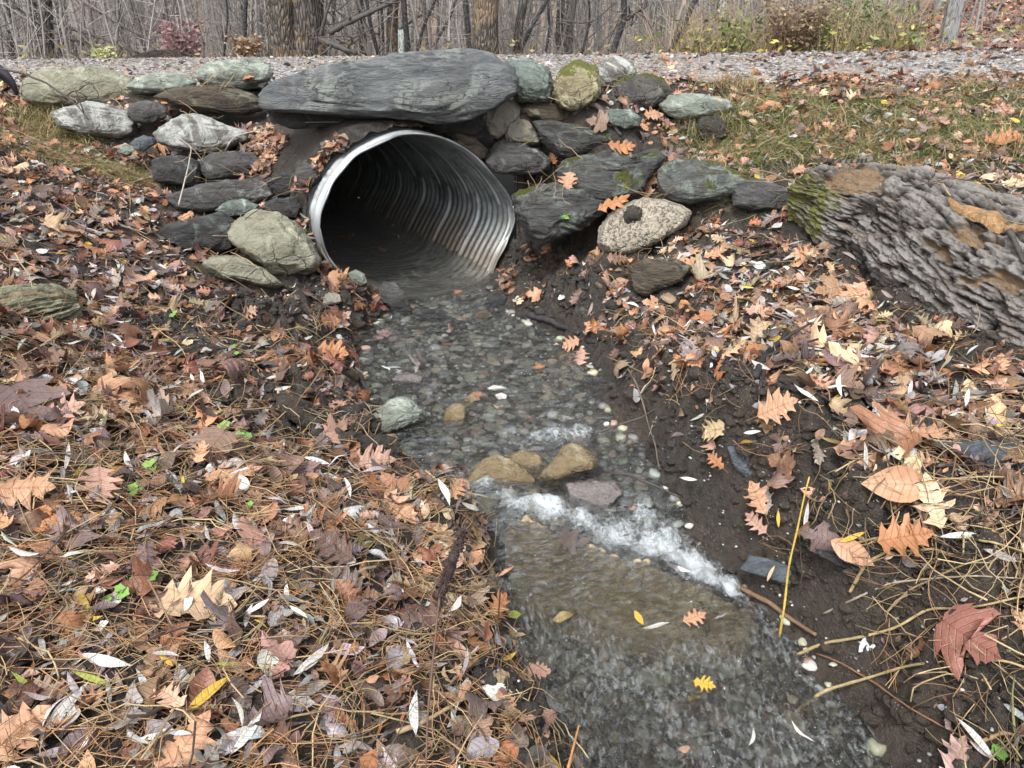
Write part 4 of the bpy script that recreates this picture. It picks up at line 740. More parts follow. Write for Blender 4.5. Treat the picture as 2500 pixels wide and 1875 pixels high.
def wood1(u, t, big):
    # t: angle, N = horizontal, B = up (sin t>0 up)
    P_ = np.stack([np.cos(t) * 2, np.sin(t) * 2, u * 6], 1); n = fbm(P_, 4, 77, .6)
    side = np.cos(t - TTOP)
    a = sm(.0, .12, side - .80 + .9 * n + (.10 - u) * 2.2) * (u < .36)
    b = sm(.02, .12, n - .17) * (u > .38) * (np.cos(t - TFRONT) > .2)
    c = sm(.02, .0, np.abs(t - (TTOP + .35 * 0) - .25) - .10) * (u > .42) * (u < .9) * 0
    w = np.clip(a + b, 0, 1); dep = .022 * w
    e = sm(.13, 0, u); dep = dep + e * (.045 + .06 * np.clip(n, -1, 1))
    hole = np.exp(-(((u - .235) / .018) ** 2 + (np.sin((t - THOLE) / 2) * 2 / .13) ** 2 + 9 * (np.cos(t - THOLE) < 0))); dep = dep + .09 * hole
    return w * (1 - hole), dep
TTOP = 1.25; TFRONT = -.35; THOLE = .55
V3, Fq, wf, hg, mo, loc, LG = build_log('fallen_log', '', '', [p0, p1, p2, p3], [.15, .225, .255, .268, .27], 760, 620, .026, 5, wood1, None, .35, (4.6, 26), mossf=lambda u, t: sm(.30, .08, u) * sm(.35, .75, np.cos(t - .1)) * .8)
fl = empty('fallen_log', loc); tag(fl, 'thick fallen log with furrowed grey bark rotting on the right bank', 'log')
mesh('bark', V3, Fq, M['logbark'], fl, attrs={'lt': wf, 'hgt': hg, 'mossy': mo})
# long splinter of bare orange wood on the log's upper back
P_, R_, T_, N_, B_l = LG
def on_log(u, t, off): 
    k = int(u * (len(P_) - 1)); return P_[k] + (R_[k] + off) * (math.cos(t) * N_[k] + math.sin(t) * B_l[k])
t = NT('bare_orange_wood'); _n = t.noise(t.mapping(t.obj(), (1, 1, 1)), 45, 6, .75, 1.5); M['splint'] = t.out(t.mix(t.ramp(_n, [(.35, 0), (.65, 1)]), (.16, .085, .04), (.55, .34, .16)), .7, t.bump(_n, .9, .015))
for (u0, u1, t0, wdt, colr) in ((.40, .60, 1.05, .034, 0), (.02, .14, 1.45, .03, 1)):
    us = np.linspace(u0, u1, 60); vv = []
    for k, uu in enumerate(us):
        s_ = math.sin(math.pi * k / 59) ** .5; o_ = .012 * vn(np.array([[uu * 40, 0, 0]]), 3)[0]
        for j, w_ in enumerate(np.linspace(-1, 1, 7)): vv.append(on_log(uu, t0 + w_ * wdt * 3.2 * s_, .012 + .014 * (1 - w_ * w_) + o_ + .006 * vn(np.array([[uu * 12, w_ * 6, 1]]), 9)[0]))
    for k, uu in enumerate(us):
        for j, w_ in enumerate(np.linspace(-1, 1, 7)): vv.append(on_log(uu, t0 + w_ * wdt * 3.0, -.03))
    ii_ = np.arange(60 * 7).reshape(60, 7); qq = np.stack([ii_[:-1, :-1], ii_[:-1, 1:], ii_[1:, 1:], ii_[1:, :-1]], -1).reshape(-1, 4)
    mesh('bare_wood_strip', vv, np.concatenate([qq, (qq + 420)[:, ::-1]]), M['splint'] if not colr else M['bark_red'], fl)
a0 = hitg(*E_((560, 470))[0]); a1 = hitg(*E_((-250, 500))[0])
a0 = a0 + np.array([0, -.03, .075]); ll = cz(*E_((10, 475))[0], (a0 - CAM) @ np.array([0, cP, -sP]) - .10); le = ll + (ll - a0) * .9
def wood2(u, t, big): n = fbm(np.stack([np.cos(t) * 3, np.sin(t) * 3, u * 3], 1), 3, 7); return sm(.15, .3, n) * .5, .03 * sm(.12, 0, u) * (1 + n)
rl = .09
V3, Fq, wf, hg, mo, loc, _ = build_log('old', '', '', [a0, (a0 + ll) / 2 + [0, 0, .005], ll, le], [.05, .09, .10, .10], 220, 200, .022, 31, wood2, None, 0, (7, 26))
ol = mesh('weathered_log', V3, Fq, M['oldlog'], loc=loc, attrs={'lt': wf, 'hgt': hg, 'mossy': mo}); tag(ol, 'weathered olive-grey log end lying at the left edge of the picture', 'log')
BV = [Vector(p) for p in np.concatenate([sv] + SOLID_V).tolist()]
off = len(sv); polys = sq.tolist()
for f in SOLID_F: polys += (f + off).tolist()
BVH = BVHTree.FromPolygons(BV, polys)
def down(x, y, z=3.):
    h = BVH.ray_cast(Vector((x, y, z)), Vector((0, 0, -1)))
    return (np.array(h[0]), np.array(h[1]), h[2]) if h[0] is not None else None
def hit(u, v):
    d = Vector(rays([(u, v)])[0]).normalized(); h = BVH.ray_cast(Vector(CAM), d)
    if h[0] is None: return None
    n = np.array(h[1]); 
    if n[2] < 0: n = -n
    return np.array(h[0]), n
# ------------------------------------------------------------------ litter
PAL = dict(tan=(.50, .29, .175), orange=(.43, .20, .09), ltan=(.62, .45, .29), red=(.24, .105, .075), brown=(.21, .135, .10), purple=(.19, .135, .13), grey=(.31, .275, .26), rust=(.33, .165, .095), pink=(.45, .28, .215), white=(.62, .64, .63), lil=(.42, .41, .43), yellow=(.62, .42, .06), green=(.34, .40, .08), olive=(.26, .22, .08))
def pick(rs, table):
    k = [t[0] for t in table]; w = np.array([t[1] for t in table], float); c = np.array(PAL[k[rs.choice(len(k), p=w / w.sum())]])
    return np.clip(c * rs.uniform(.42, 1.28) * (1 + rs.normal(size=3) * .05), .01, .9)
TL = [('purple', 4), ('brown', 3), ('red', 2.2), ('rust', 2), ('tan', 2), ('pink', 1.6), ('grey', 2), ('orange', 1), ('ltan', .7)]
TR = [('tan', 4), ('ltan', 3), ('pink', 2), ('brown', 2.4), ('orange', .8), ('grey', 2.2), ('purple', 1.8), ('rust', 1)]
TH_ = [('orange', 1.8), ('tan', 4), ('rust', 2), ('brown', 2), ('red', 1.3), ('pink', 1.5), ('ltan', 1)]
TW = [('white', 4), ('lil', 3), ('grey', 2.5), ('tan', .8), ('yellow', .35), ('olive', .5)]
open_mud = md1
def scatter(bag, n, kinds, lens, tabf, region, seed, mudk=.9, rockp=.3, stack=.02, tilt=.35, curl=1., pet=.3, dens=None):
    rs = np.random.RandomState(seed); c = 0; tries = 0
    while c < n and tries < n * 6:
        tries += 1
        x, y = rs.uniform(region[0], region[1]), rs.uniform(region[2], region[3])
        if abs(x) > .72 * y + .55: continue
        if y > 3.6 and x > .5 and rs.rand() < .38: continue
        if dens is not None and rs.rand() > dens(x, y): continue
        if rs.rand() < open_mud(x, y) * mudk: continue
        s_ = sd1(x, y)
        if s_ < .03 and rs.rand() > .02: continue
        if s_ < .12 and rs.rand() < .35: continue
        h = down(x, y)
        if h is None: continue
        p, nr, fi = h
        if nr[2] < .08: continue
        if fi >= len(sq) and rs.rand() > rockp * max(0, nr[2]) ** 3: continue
        if s_ < .0: p = np.array([x, y, wlev(np.array([x]), np.array([y]))[0] + .004]); nr = np.array([0, 0, 1.])
        kd = kinds[rs.randint(len(kinds))]; L = .86 * rs.uniform(*lens) * (.95 if kd == 'oak' else 1) * (1 if y < 2.6 else .78 if y > 3.4 else .88)
        nr = nr + rs.normal(size=3) * tilt * .5; nr[2] = max(nr[2], .45)
        a, b_, nn = frame(nr, rs.uniform(0, 6.28)); P, Qd, w = leaf_geo(kd, L, rs, curl)
        Wd = p + nn * (.004 + rs.rand() ** 2 * stack - P[:, 2].min() * .5) + P[:, :1] * a + P[:, 1:2] * b_ + P[:, 2:] * nn
        col = tabf(x, y, rs); cc = np.clip(col * (1 + .10 * np.sin(P[:, :1] / L * 7 + rs.rand() * 6)), 0, 1)
        bag.add(Wd, Qd, None, cc, w / .3, P[:, 0] / L + .5)
        if rs.rand() < pet:
            base = p + nn * .006 + a * (-.5 * L); vv, qq, tt = petiole(Wd[4 * (len(SHP[kd][0]) // 5)], -a, nn, L * .28, rs); bag.add(vv, qq, tt, col * .7, np.ones(len(vv)))
        c += 1
    return c
def tab_b(x, y, rs):
    if y > 3.3 or (y > 2.7 and x > .3 and x < 1.2): t = TH_ if rs.rand() < .6 else TL if x < -.4 else TR
    else: t = TL if x < -.25 else TR
    return pick(rs, t)
bag = Bag()
def dn(x, y): return 1.
def dbig(x, y): return .22 if (x < .5 and y < 1.75) else .6 if (x < .3 and y < 2.2) else 1.
def dsm(x, y): return 1. if y < 2.6 else .55
scatter(bag, 6200, ['oak', 'oak2', 'maple', 'ell', 'ell'], (.045, .10), tab_b, (-3.6, 3.6, .6, 5.1), 1, stack=.035, tilt=.55, curl=1.3)
scatter(bag, 1700, ['oak', 'oak2', 'oak', 'maple'], (.08, .14), tab_b, (-3.6, 3.6, .6, 5.1), 2, stack=.04, tilt=.45, curl=1.1, dens=dbig)
scatter(bag, 420, ['oak', 'maple', 'ell', 'wil'], (.05, .10), lambda x, y, rs: pick(rs, TH_ + TL), (-1.35, .45, 3.7, 4.5), 77, mudk=0, stack=.03, tilt=.6, curl=1.2)
scatter(bag, 500, ['oak', 'maple', 'ell', 'wil'], (.05, .10), lambda x, y, rs: pick(rs, TH_ + TL), (-1.5, -.35, 3.35, 4.5), 78, mudk=0, stack=.03, tilt=.6, curl=1.2, rockp=.15)
bag.build('leaf_litter', M['leaf']); tag(bpy.data.objects['leaf_litter'], 'brown oak and maple leaf litter covering both banks', 'leaf litter', kind='stuff')
bag = Bag()
scatter(bag, 6200, ['wil', 'wil', 'ell'], (.04, .09), lambda x, y, rs: pick(rs, TW), (-3.6, 3.6, .6, 5.1), 3, mudk=.75, stack=.03, tilt=.5, curl=1.2, pet=.1)
scatter(bag, 900, ['wil'], (.055, .10), lambda x, y, rs: pick(rs, [('white', 5), ('lil', 2), ('yellow', .3)]) * 1.1, (-3, 3, .6, 3.2), 66, mudk=.6, stack=.06, tilt=.4, curl=.8, pet=0)
scatter(bag, 13000, ['ell', 'ell', 'wil'], (.012, .04), lambda x, y, rs: pick(rs, TL + TR + [('lil', 3)]), (-3.6, 3.6, .6, 5.1), 4, mudk=.5, stack=.02, tilt=.7, curl=1.4, pet=0, rockp=.2, dens=dsm)
bag.build('willow_litter', M['leaf']); tag(bpy.data.objects['willow_litter'], 'silvery willow leaves and leaf crumbs scattered over the banks', 'leaf litter', kind='stuff')
# leaves on the road and grass edge
bag = Bag()
rs = np.random.RandomState(8)
for k in range(3600):
    y = 5.0 + 2.9 * rs.rand() ** 1.1; x = rs.uniform(-5.6, 5.6); z = gh1(x, y) + .012 + .035 * math.sin(min(max((y - 5.0) / 2.8, 0), 1) * math.pi) + .004
    a, b_, nn = frame(np.array([rs.normal() * .25, rs.normal() * .25, 1]), rs.uniform(0, 6.28)); kd = ['wil', 'ell', 'oak2', 'ell'][rs.randint(4)]; L = rs.uniform(.02, .06) if kd != 'oak2' else rs.uniform(.05, .10)
    if kd == 'oak2' and x < 1 and rs.rand() < .8: kd = 'ell'; L *= .5
    P, Qd, w = leaf_geo(kd, L, rs, 1.2); bag.add(np.array([x, y, z + .003]) + P[:, :1] * a + P[:, 1:2] * b_ + P[:, 2:] * nn, Qd, None, pick(rs, [('ltan', 1.2), ('white', .7), ('lil', 3), ('grey', 6), ('purple', 2), ('tan', 1 if x < 1 else 2.5), ('brown', 1.5), ('rust', .7 if x > 0 else .15)]), w / .3)
bag.build('road_leaves', M['leaf']); tag(bpy.data.objects['road_leaves'], 'pale small leaves blown over the gravel road', 'leaf litter', kind='stuff')
# needles
def needles(n, region, seed, dens):
    rs = np.random.RandomState(seed); bag = Bag(); c = 0; tries = 0
    while c < n and tries < n * 8:
        tries += 1
        x, y = rs.uniform(region[0], region[1]), rs.uniform(region[2], region[3])
        if abs(x) > .72 * y + .5 or rs.rand() > dens(x, y): continue
        if sd1(x, y) < .04: continue
        h = down(x, y)
        if h is None or (h[2] >= len(sq) and rs.rand() > .15): continue
        p, nr, _ = h; nr[2] = max(nr[2], .3); L = rs.uniform(.06, .13); a0_ = rs.normal() * .6 + rs.choice([0, 1.4, .4]); cl_ = np.array((.42, .235, .12)) * rs.uniform(.45, 1.25) if rs.rand() < .7 else np.array((.46, .34, .17)) * rs.uniform(.5, 1.2)
        for j in range(rs.choice([1, 1, 2, 3])):
            a, b_, nn = frame(nr + rs.normal(size=3) * .25, a0_ + rs.normal() * .12); k = np.linspace(-.5, .5, 5)[:, None]; cv_ = rs.normal() * .12
            cpt = p + nn * (.008 + rs.rand() * .028) + a * L * k + b_ * L * cv_ * (k * k * 4 - 1) + nn * L * rs.uniform(-.03, .10) * (1 - 4 * k * k); r = rs.uniform(.0006, .00105)
            vv, qq, tt = tube(cpt, r, 3); bag.add(vv, qq, None, cl_)
        c += 1
    return bag
nd = needles(3900, (-2.4, 2.6, .6, 3.4), 5, lambda x, y: np.clip(1.35 - .42 * y, .05, 1) * (1. if x < .2 else .5) * (1 if sd1(x, y) < 1.3 else .7))
nd.build('pine_needles', M['needle']); tag(bpy.data.objects['pine_needles'], 'rust coloured pine needles strewn through the leaf litter', 'pine needles', kind='stuff')
# straw & fine twigs
bag = Bag(); rs = np.random.RandomState(15); c = 0
while c < 1900:
    x, y = (rs.uniform(-3, 3), rs.uniform(.6, 4.8)) if c < 1000 else (rs.uniform(.7, 1.9), rs.uniform(.75, 1.7)) if c < 1350 else (rs.uniform(-1.6, .2), rs.uniform(.7, 2.2))
    if abs(x) > .7 * y + .4: continue
    if sd1(x, y) < .05: continue
    h = down(x, y)
    if h is None: continue
    p, nr, _ = h; nr[2] = max(nr[2], .4); L = rs.uniform(.08, .3); a, b_, nn = frame(nr, rs.uniform(0, 6.28)); k = np.linspace(-.5, .5, 7)[:, None]
    cpt = p + nn * (.012 + rs.rand() * .03) + a * L * k + b_ * L * rs.normal() * .15 * (k * k * 4) + nn * L * rs.uniform(0, .15) * k
    cpt = cpt + rs.normal(size=cpt.shape) * .003; vv, qq, tt = tube(cpt, np.linspace(1, .6, 7) * rs.uniform(.0010, .0022), 5); bag.add(vv, qq, tt, np.array([(.09, .07, .055), (.45, .34, .19), (.45, .34, .19), (.22, .15, .09)][rs.randint(4)]) * rs.uniform(.6, 1.2)); c += 1
bag.build('fine_twigs', M['twig']); tag(bpy.data.objects['fine_twigs'], 'thin twigs and straw bits lying all over the litter', 'twigs', kind='stuff')
# grass
bag = Bag(); rs = np.random.RandomState(25)
def blade(p, L, r, bend, az, col):
    k = np.linspace(0, 1, 5)[:, None]; d = np.array([math.cos(az), math.sin(az), 0]); up_ = np.array([0, 0, 1.])
    cpt = p + up_ * L * (k - bend * .5 * k * k) + d * L * bend * k * k; s_ = np.cross(d, up_) * r * (1 - k * .85); V_ = np.concatenate([cpt - s_, cpt + s_])
    q = np.array([[i, i + 1, 6 + i, 5 + i] for i in range(4)]); bag.add(V_, q, None, col)
c = 0; dead = 0
while c < 26000:
    k = rs.randint(len(GRS)); x, y = GRS[k, 0] + rs.normal() * GRS[k, 2] * .75, GRS[k, 1] + rs.normal() * GRS[k, 2] * .6
    if abs(x) > 3.8 or y > 5.1: 
        dead += 1
        if dead > 60000: break
        continue
    z = gh1(x, y); pn = vn(np.array([[x * 5, y * 5, 0]]), 77)[0]
    colr = np.array([(.15, .22, .05), (.30, .28, .12), (.44, .36, .18)][rs.choice(3, p=[.45, .3, .25] if x > 0 and pn > -.1 else [.12, .35, .53])]) * rs.uniform(.6, 1.2)
    blade(np.array([x, y, z - .003]), rs.uniform(.04, .10), rs.uniform(.001, .0024), rs.uniform(.9, 2.4), rs.uniform(0, 6.28), colr); c += 1
for (u, v, n_) in [(1570, 190, 260), (120, 300, 500), (90, 260, 300), (2180, 330, 200), (1950, 420, 80), (1620, 200, 200), (1555, 290, 150)]:
    p = hitg(u * S, v * S)
    for k in range(n_):
        x, y = p[0] + rs.normal() * .08, p[1] + rs.normal() * .05; blade(np.array([x, y, gh1(x, y)]), rs.uniform(.10, .2), rs.uniform(.001, .002), rs.uniform(.6, 1.7), rs.uniform(0, 6.28), np.array((.42, .35, .17)) * rs.uniform(.5, 1.2))
bag.build('grass', M['grass']); tag(bpy.data.objects['grass'], 'matted green and straw grass on the bank tops', 'grass', kind='stuff')
# pebbles in the stream & gravel on road/mud
def stones(bag, n, gen, size, cols, seed, lowp=False):
    rs = np.random.RandomState(seed); B0, BF = (ICO1, ICO1F) if lowp else (ICO2, ICO2F)
    for k in range(n):
        g_ = gen(rs)
        if g_ is None: continue
        p, s0 = g_; s_ = s0 * rs.uniform(*size); D = B0 * (1 + .42 * vn(B0 * 1.6 + rs.rand() * 99, 3))[:, None] * np.array([rs.uniform(.8, 1.4), rs.uniform(.7, 1.1), rs.uniform(.35, .65)]) * s_
        a = rs.uniform(0, 6.28); D = np.stack([D[:, 0] * math.cos(a) - D[:, 1] * math.sin(a), D[:, 0] * math.sin(a) + D[:, 1] * math.cos(a), D[:, 2]], 1)
        c_ = np.array(cols[rs.randint(len(cols))]) * rs.uniform(.6, 1.25); bag.add(p + D, None, BF, c_)
bag = Bag()
def gen_bed(rs):
    x, y = rs.uniform(-.75, 1.3), rs.uniform(.5, 3.9)
    if sd1(x, y) > -.012 or pipe_local(x, y)[1] > -.03: return None
    return np.array([x, y, gh1(x, y) + .002]), rs.choice([.6, 1, 1, 1.7])
BEDC = [(.24, .25, .14), (.30, .34, .22), (.44, .34, .18), (.17, .15, .13), (.38, .36, .30), (.30, .17, .11), (.15, .18, .16), (.5, .48, .44), (.12, .12, .12), (.28, .26, .15)]
stones(bag, 9000, gen_bed, (.005, .017), [tuple(min(.7, (q * .6 + sum(c_) / 3 * .4) * 1.35) for q in c_) for c_ in BEDC], 31)
bag.build('streambed_pebbles', M['pebble']); tag(bpy.data.objects['streambed_pebbles'], 'mixed green, tan and grey pebbles under the clear water', 'pebbles', kind='stuff')
bag = Bag()
def gen_mud(rs):
    k = rs.randint(len(MUD)); x, y = MUD[k, 0] + rs.normal() * MUD[k, 2] * .8, MUD[k, 1] + rs.normal() * MUD[k, 2] * .6
    if sd1(x, y) < 0: return None
    return np.array([x, y, gh1(x, y) + .001]), 1
stones(bag, 2600, gen_mud, (.002, .007), [(.5, .5, .47), (.3, .29, .27), (.4, .44, .4), (.2, .18, .16), (.08, .07, .06)], 32, True)
bag.build('bank_gravel', M['pebble']); tag(bpy.data.objects['bank_gravel'], 'fine pale gravel bits in the dark bank mud', 'gravel', kind='stuff')
bag = Bag()
def gen_clod(rs):
    k = rs.randint(len(MUD)); x, y = MUD[k, 0] + rs.normal() * MUD[k, 2] * .7, MUD[k, 1] + rs.normal() * MUD[k, 2] * .6
    if sd1(x, y) < .01: return None
    return np.array([x, y, gh1(x, y) + .002]), rs.choice([.4, 1, 1.5])
stones(bag, 7500, gen_clod, (.004, .014), [(.05, .042, .035), (.035, .03, .026), (.075, .06, .048)], 33)
bag.build('soil_crumbs', M['soil']); tag(bpy.data.objects['soil_crumbs'], 'crumbs of dark soil on the mud banks', 'soil', kind='stuff')
bag = Bag()
def gen_bank(rs):
    x, y = rs.uniform(-.9, 1.6), rs.uniform(.7, 3.8)
    s_ = sd1(x, y)
    if s_ < -.004 or s_ > .2 or rs.rand() < s_ * 4: return None
    return np.array([x, y, gh1(x, y) - .002]), rs.choice([.5, .8, 1.3], p=[.5, .35, .15])
stones(bag, 7500, gen_bank, (.010, .028), [(1, 1, 1)], 36)
bag.build('bank_clods', M['soil']); tag(bpy.data.objects['bank_clods'], 'wet black clods crumbling along the stream edge', 'soil', kind='stuff')
bag = Bag()
def gen_road(rs):
    y = 5.0 + 2.8 * rs.rand(); x = rs.uniform(-5.6, 5.6); return np.array([x, y, gh1(x, y) + .013 + .035 * math.sin((y - 5.0) / 2.8 * math.pi)]), 1
stones(bag, 15000, gen_road, (.006, .015), [(.30, .295, .285), (.22, .215, .21), (.40, .39, .375), (.15, .145, .14), (.27, .24, .20), (.24, .26, .28)], 34, True)
bag.build('road_gravel', M['pebble'], smooth=False); tag(bpy.data.objects['road_gravel'], 'loose grey crushed stone on the road', 'gravel', kind='stuff')
# ------------------------------------------------------------------ single leaves one can point to
def hero(u, v, kind, L, ang, colr, label, tilt=0, curl=.7, cat='leaf', lift=.034, wat=None, seed=None, face=.35):
    u, v = u * S, v * S; rs = np.random.RandomState(seed or int(u * 7 + v))
    if wat is not None: p = pz(u, v, wat); nr = np.array([0, 0, 1.])
    else:
        h = hit(u, v); 
        if h is None: return
        p, nr = h
        if nr[2] < .5: nr[2] = .5
    tc = CAM - p; tc /= np.linalg.norm(tc); nr = nr / np.linalg.norm(nr) * (1 - face) + tc * face
    a, b_, nn = frame(nr, math.radians(ang)); P, Qd, w = leaf_geo(kind, L, rs, curl)
    ca, sa = math.cos(tilt), math.sin(tilt)
    bag = Bag(); Wd = p + nn * (lift - P[:, 2].min() * .4) + P[:, :1] * a + P[:, 1:2] * b_ + P[:, 2:] * nn
    c = np.array(PAL[colr]) if isinstance(colr, str) else np.array(colr)
    bag.add(Wd, Qd, None, c, w / .3, P[:, 0] / L + .5); k = len(SHP[kind][0]) // 5
    if kind != 'wil': vv, qq, tt = petiole(Wd[4 * k], -a, nn, L * .3, rs); bag.add(vv, qq, tt, c * .6, np.ones(len(vv)))
    o = bag.build('willow_leaf' if kind == 'wil' else 'beech_leaf' if kind == 'ell' else 'maple_leaf' if kind == 'maple' else 'oak_leaf', M['leaf'], loc=p); tag(o, label, cat)
for a in [
    (420, 1335, 'oak2', .165, 8, 'ltan', 'large flat tan oak leaf in the lower left litter'), (30, 1615, 'oak2', .13, 60, 'tan', 'tan leaf in the bottom left corner'), (415, 1630, 'oak', .12, 70, 'tan', 'tan pointed leaf at the bottom edge below the large flat oak leaf'),
    (215, 1070, 'oak', .12, 300, 'pink', 'pinkish brown oak leaf on the left litter'), (510, 1045, 'oak', .15, 20, 'tan', 'tan deeply cut oak leaf above the large flat one'), (465, 985, 'maple', .12, 250, 'brown', 'dark red-brown maple leaf standing up among needles'),
    (265, 865, 'maple', .14, 350, 'tan', 'broad tan leaf with curled edge below the left puddle'), (95, 1205, 'ell', .08, 170, 'rust', 'brown curled leaf beside the orange one at far left'), (140, 1140, 'ell', .085, 190, 'orange', 'bright orange oval leaf at far left'), (190, 1165, 'maple', .10, 60, 'purple', 'dull purple leaf right of the orange oval one'),
    (40, 1080, 'oak', .14, 15, 'tan', 'tan oak leaf at the left edge'), (60, 900, 'maple', .17, 330, 'purple', 'big purple-brown maple leaf at the left edge'), (140, 905, 'oak', .13, 40, 'pink', 'salmon oak leaf right of the purple-brown maple leaf'),
    (730, 622, 'maple', .12, 280, 'tan', 'orange-tan maple leaf on the mud at the left foot of the culvert'), (805, 1000, 'oak', .13, 10, 'pink', 'salmon oak leaf on the left bank edge'), (720, 935, 'maple', .09, 80, 'pink', 'pink folded leaf above the salmon bank-edge oak leaf'), (870, 1110, 'oak', .13, 310, 'tan', 'orange-tan oak leaf hanging over the left bank by the chute'), (850, 1060, 'maple', .10, 130, 'rust', 'rust brown curled leaf above the leaf hanging over the left bank'),
    (1055, 1325, 'oak', .10, 80, 'orange', 'bright rust oak leaf at the pool edge'), (1120, 1300, 'ell', .06, 120, 'rust', 'brown wet leaf floating beside the pool edge leaf'), (720, 760, 'oak', .12, 340, 'orange', 'orange oak leaf on the bank left of the upper stream'), (700, 700, 'oak', .11, 30, 'rust', 'rust oak leaf above the orange one at the upper stream'),
    (740, 690, 'maple', .09, 60, 'pink', 'pale pink leaf at the narrow of the upper stream'), (1262, 780, 'oak', .09, 70, 'pink', 'salmon leaf standing at the right edge of the upper stream'), (1240, 745, 'oak', .09, 200, 'tan', 'tan leaf above the salmon one at the right stream edge'),
    (1398, 408, 'maple', .14, 260, 'tan', 'broad tan maple leaf between ledge rock and green-topped boulder'), (1330, 452, 'oak', .16, 20, 'orange', 'orange oak leaf draped above the granite boulder'), (1215, 250, 'ell', .0, 0, 'tan', ''),
    (1560, 240, 'oak2', .0, 0, 'tan', ''), (1290, 268, 'maple', .11, 140, 'brown', 'brown curled leaf under the arched dark branch'), (1405, 255, 'oak2', .12, 20, 'tan', 'tan oak leaf against the pale green flat boulder'), (1340, 330, 'oak', .14, 0, 'orange', 'bright orange oak leaf at the foot of the arched branch'),
    (1200, 345, 'oak', .07, 80, 'orange', 'small orange leaf standing beside the angular block'), (1230, 400, 'oak', .10, 260, 'tan', 'tan leaf tucked behind the layered ledge'), (540, 180, 'oak', .10, 95, 'orange', 'orange oak leaf standing upright left of the huge slab'), (120, 500, 'maple', .10, 10, 'ltan', 'pale yellow leaf alone on the dark left litter'),
    (1645, 1075, 'oak', .10, 75, 'tan', 'tan oak leaf lying on the right mud bank'), (1640, 1130, 'oak', .08, 100, 'pink', 'torn pinkish leaf just below the tan one on the mud bank'), (1560, 1000, 'oak', .07, 100, 'orange', 'small orange-brown leaf next to the slate fragment'),
    (1985, 965, 'oak', .14, 350, 'tan', 'tan oak leaf at the top of the right foreground pile'), (1930, 985, 'maple', .13, 200, 'rust', 'rust curled leaf in the right foreground pile'), (1860, 985, 'oak', .11, 330, 'tan', 'tan oak leaf at the left of the right foreground pile'), (1925, 1050, 'ell', .15, 175, 'tan', 'ribbed tan beech leaf on the right bank'), (2010, 1085, 'oak', .13, 80, 'ltan', 'pale cream oak leaf with pointed lobes on the right bank'),
    (1945, 1155, 'oak', .12, 20, 'orange', 'orange-brown oak leaf below the ribbed beech leaf'), (2130, 1400, 'maple', .15, 300, (.30, .13, .10), 'large maroon maple leaf at the lower right edge'), (1850, 1195, 'ell', .11, 300, 'tan', 'long tan leaf curling above the right bank hollow'), (1780, 1165, 'maple', .10, 140, 'purple', 'dark purple leaf crumpled above the slate block'), (1620, 780, 'oak2', .11, 10, 'orange', 'orange leaf beside the black stick on the right bank'),
    (1690, 885, 'oak', .12, 15, 'tan', 'tan oak leaf below the black stick'), (1790, 800, 'maple', .14, 170, 'ltan', 'flat cream leaf on the middle of the right bank'), (1830, 650, 'maple', .13, 200, 'tan', 'tan leaf by the foot of the fallen log'), (1550, 560, 'oak', .10, 0, 'tan', 'tan oak leaf on the upper right slope'), (1730, 560, 'oak', .12, 180, 'tan', 'light oak leaf near the shadow of the log'),
    (2160, 320, 'oak2', .15, 0, 'orange', 'orange leaf on the grass near the right edge'), (2150, 250, 'oak', .14, 30, 'rust', 'rust leaf higher on the grass near the right edge'),
    ]:
    if a[3] > 0: hero(*a)
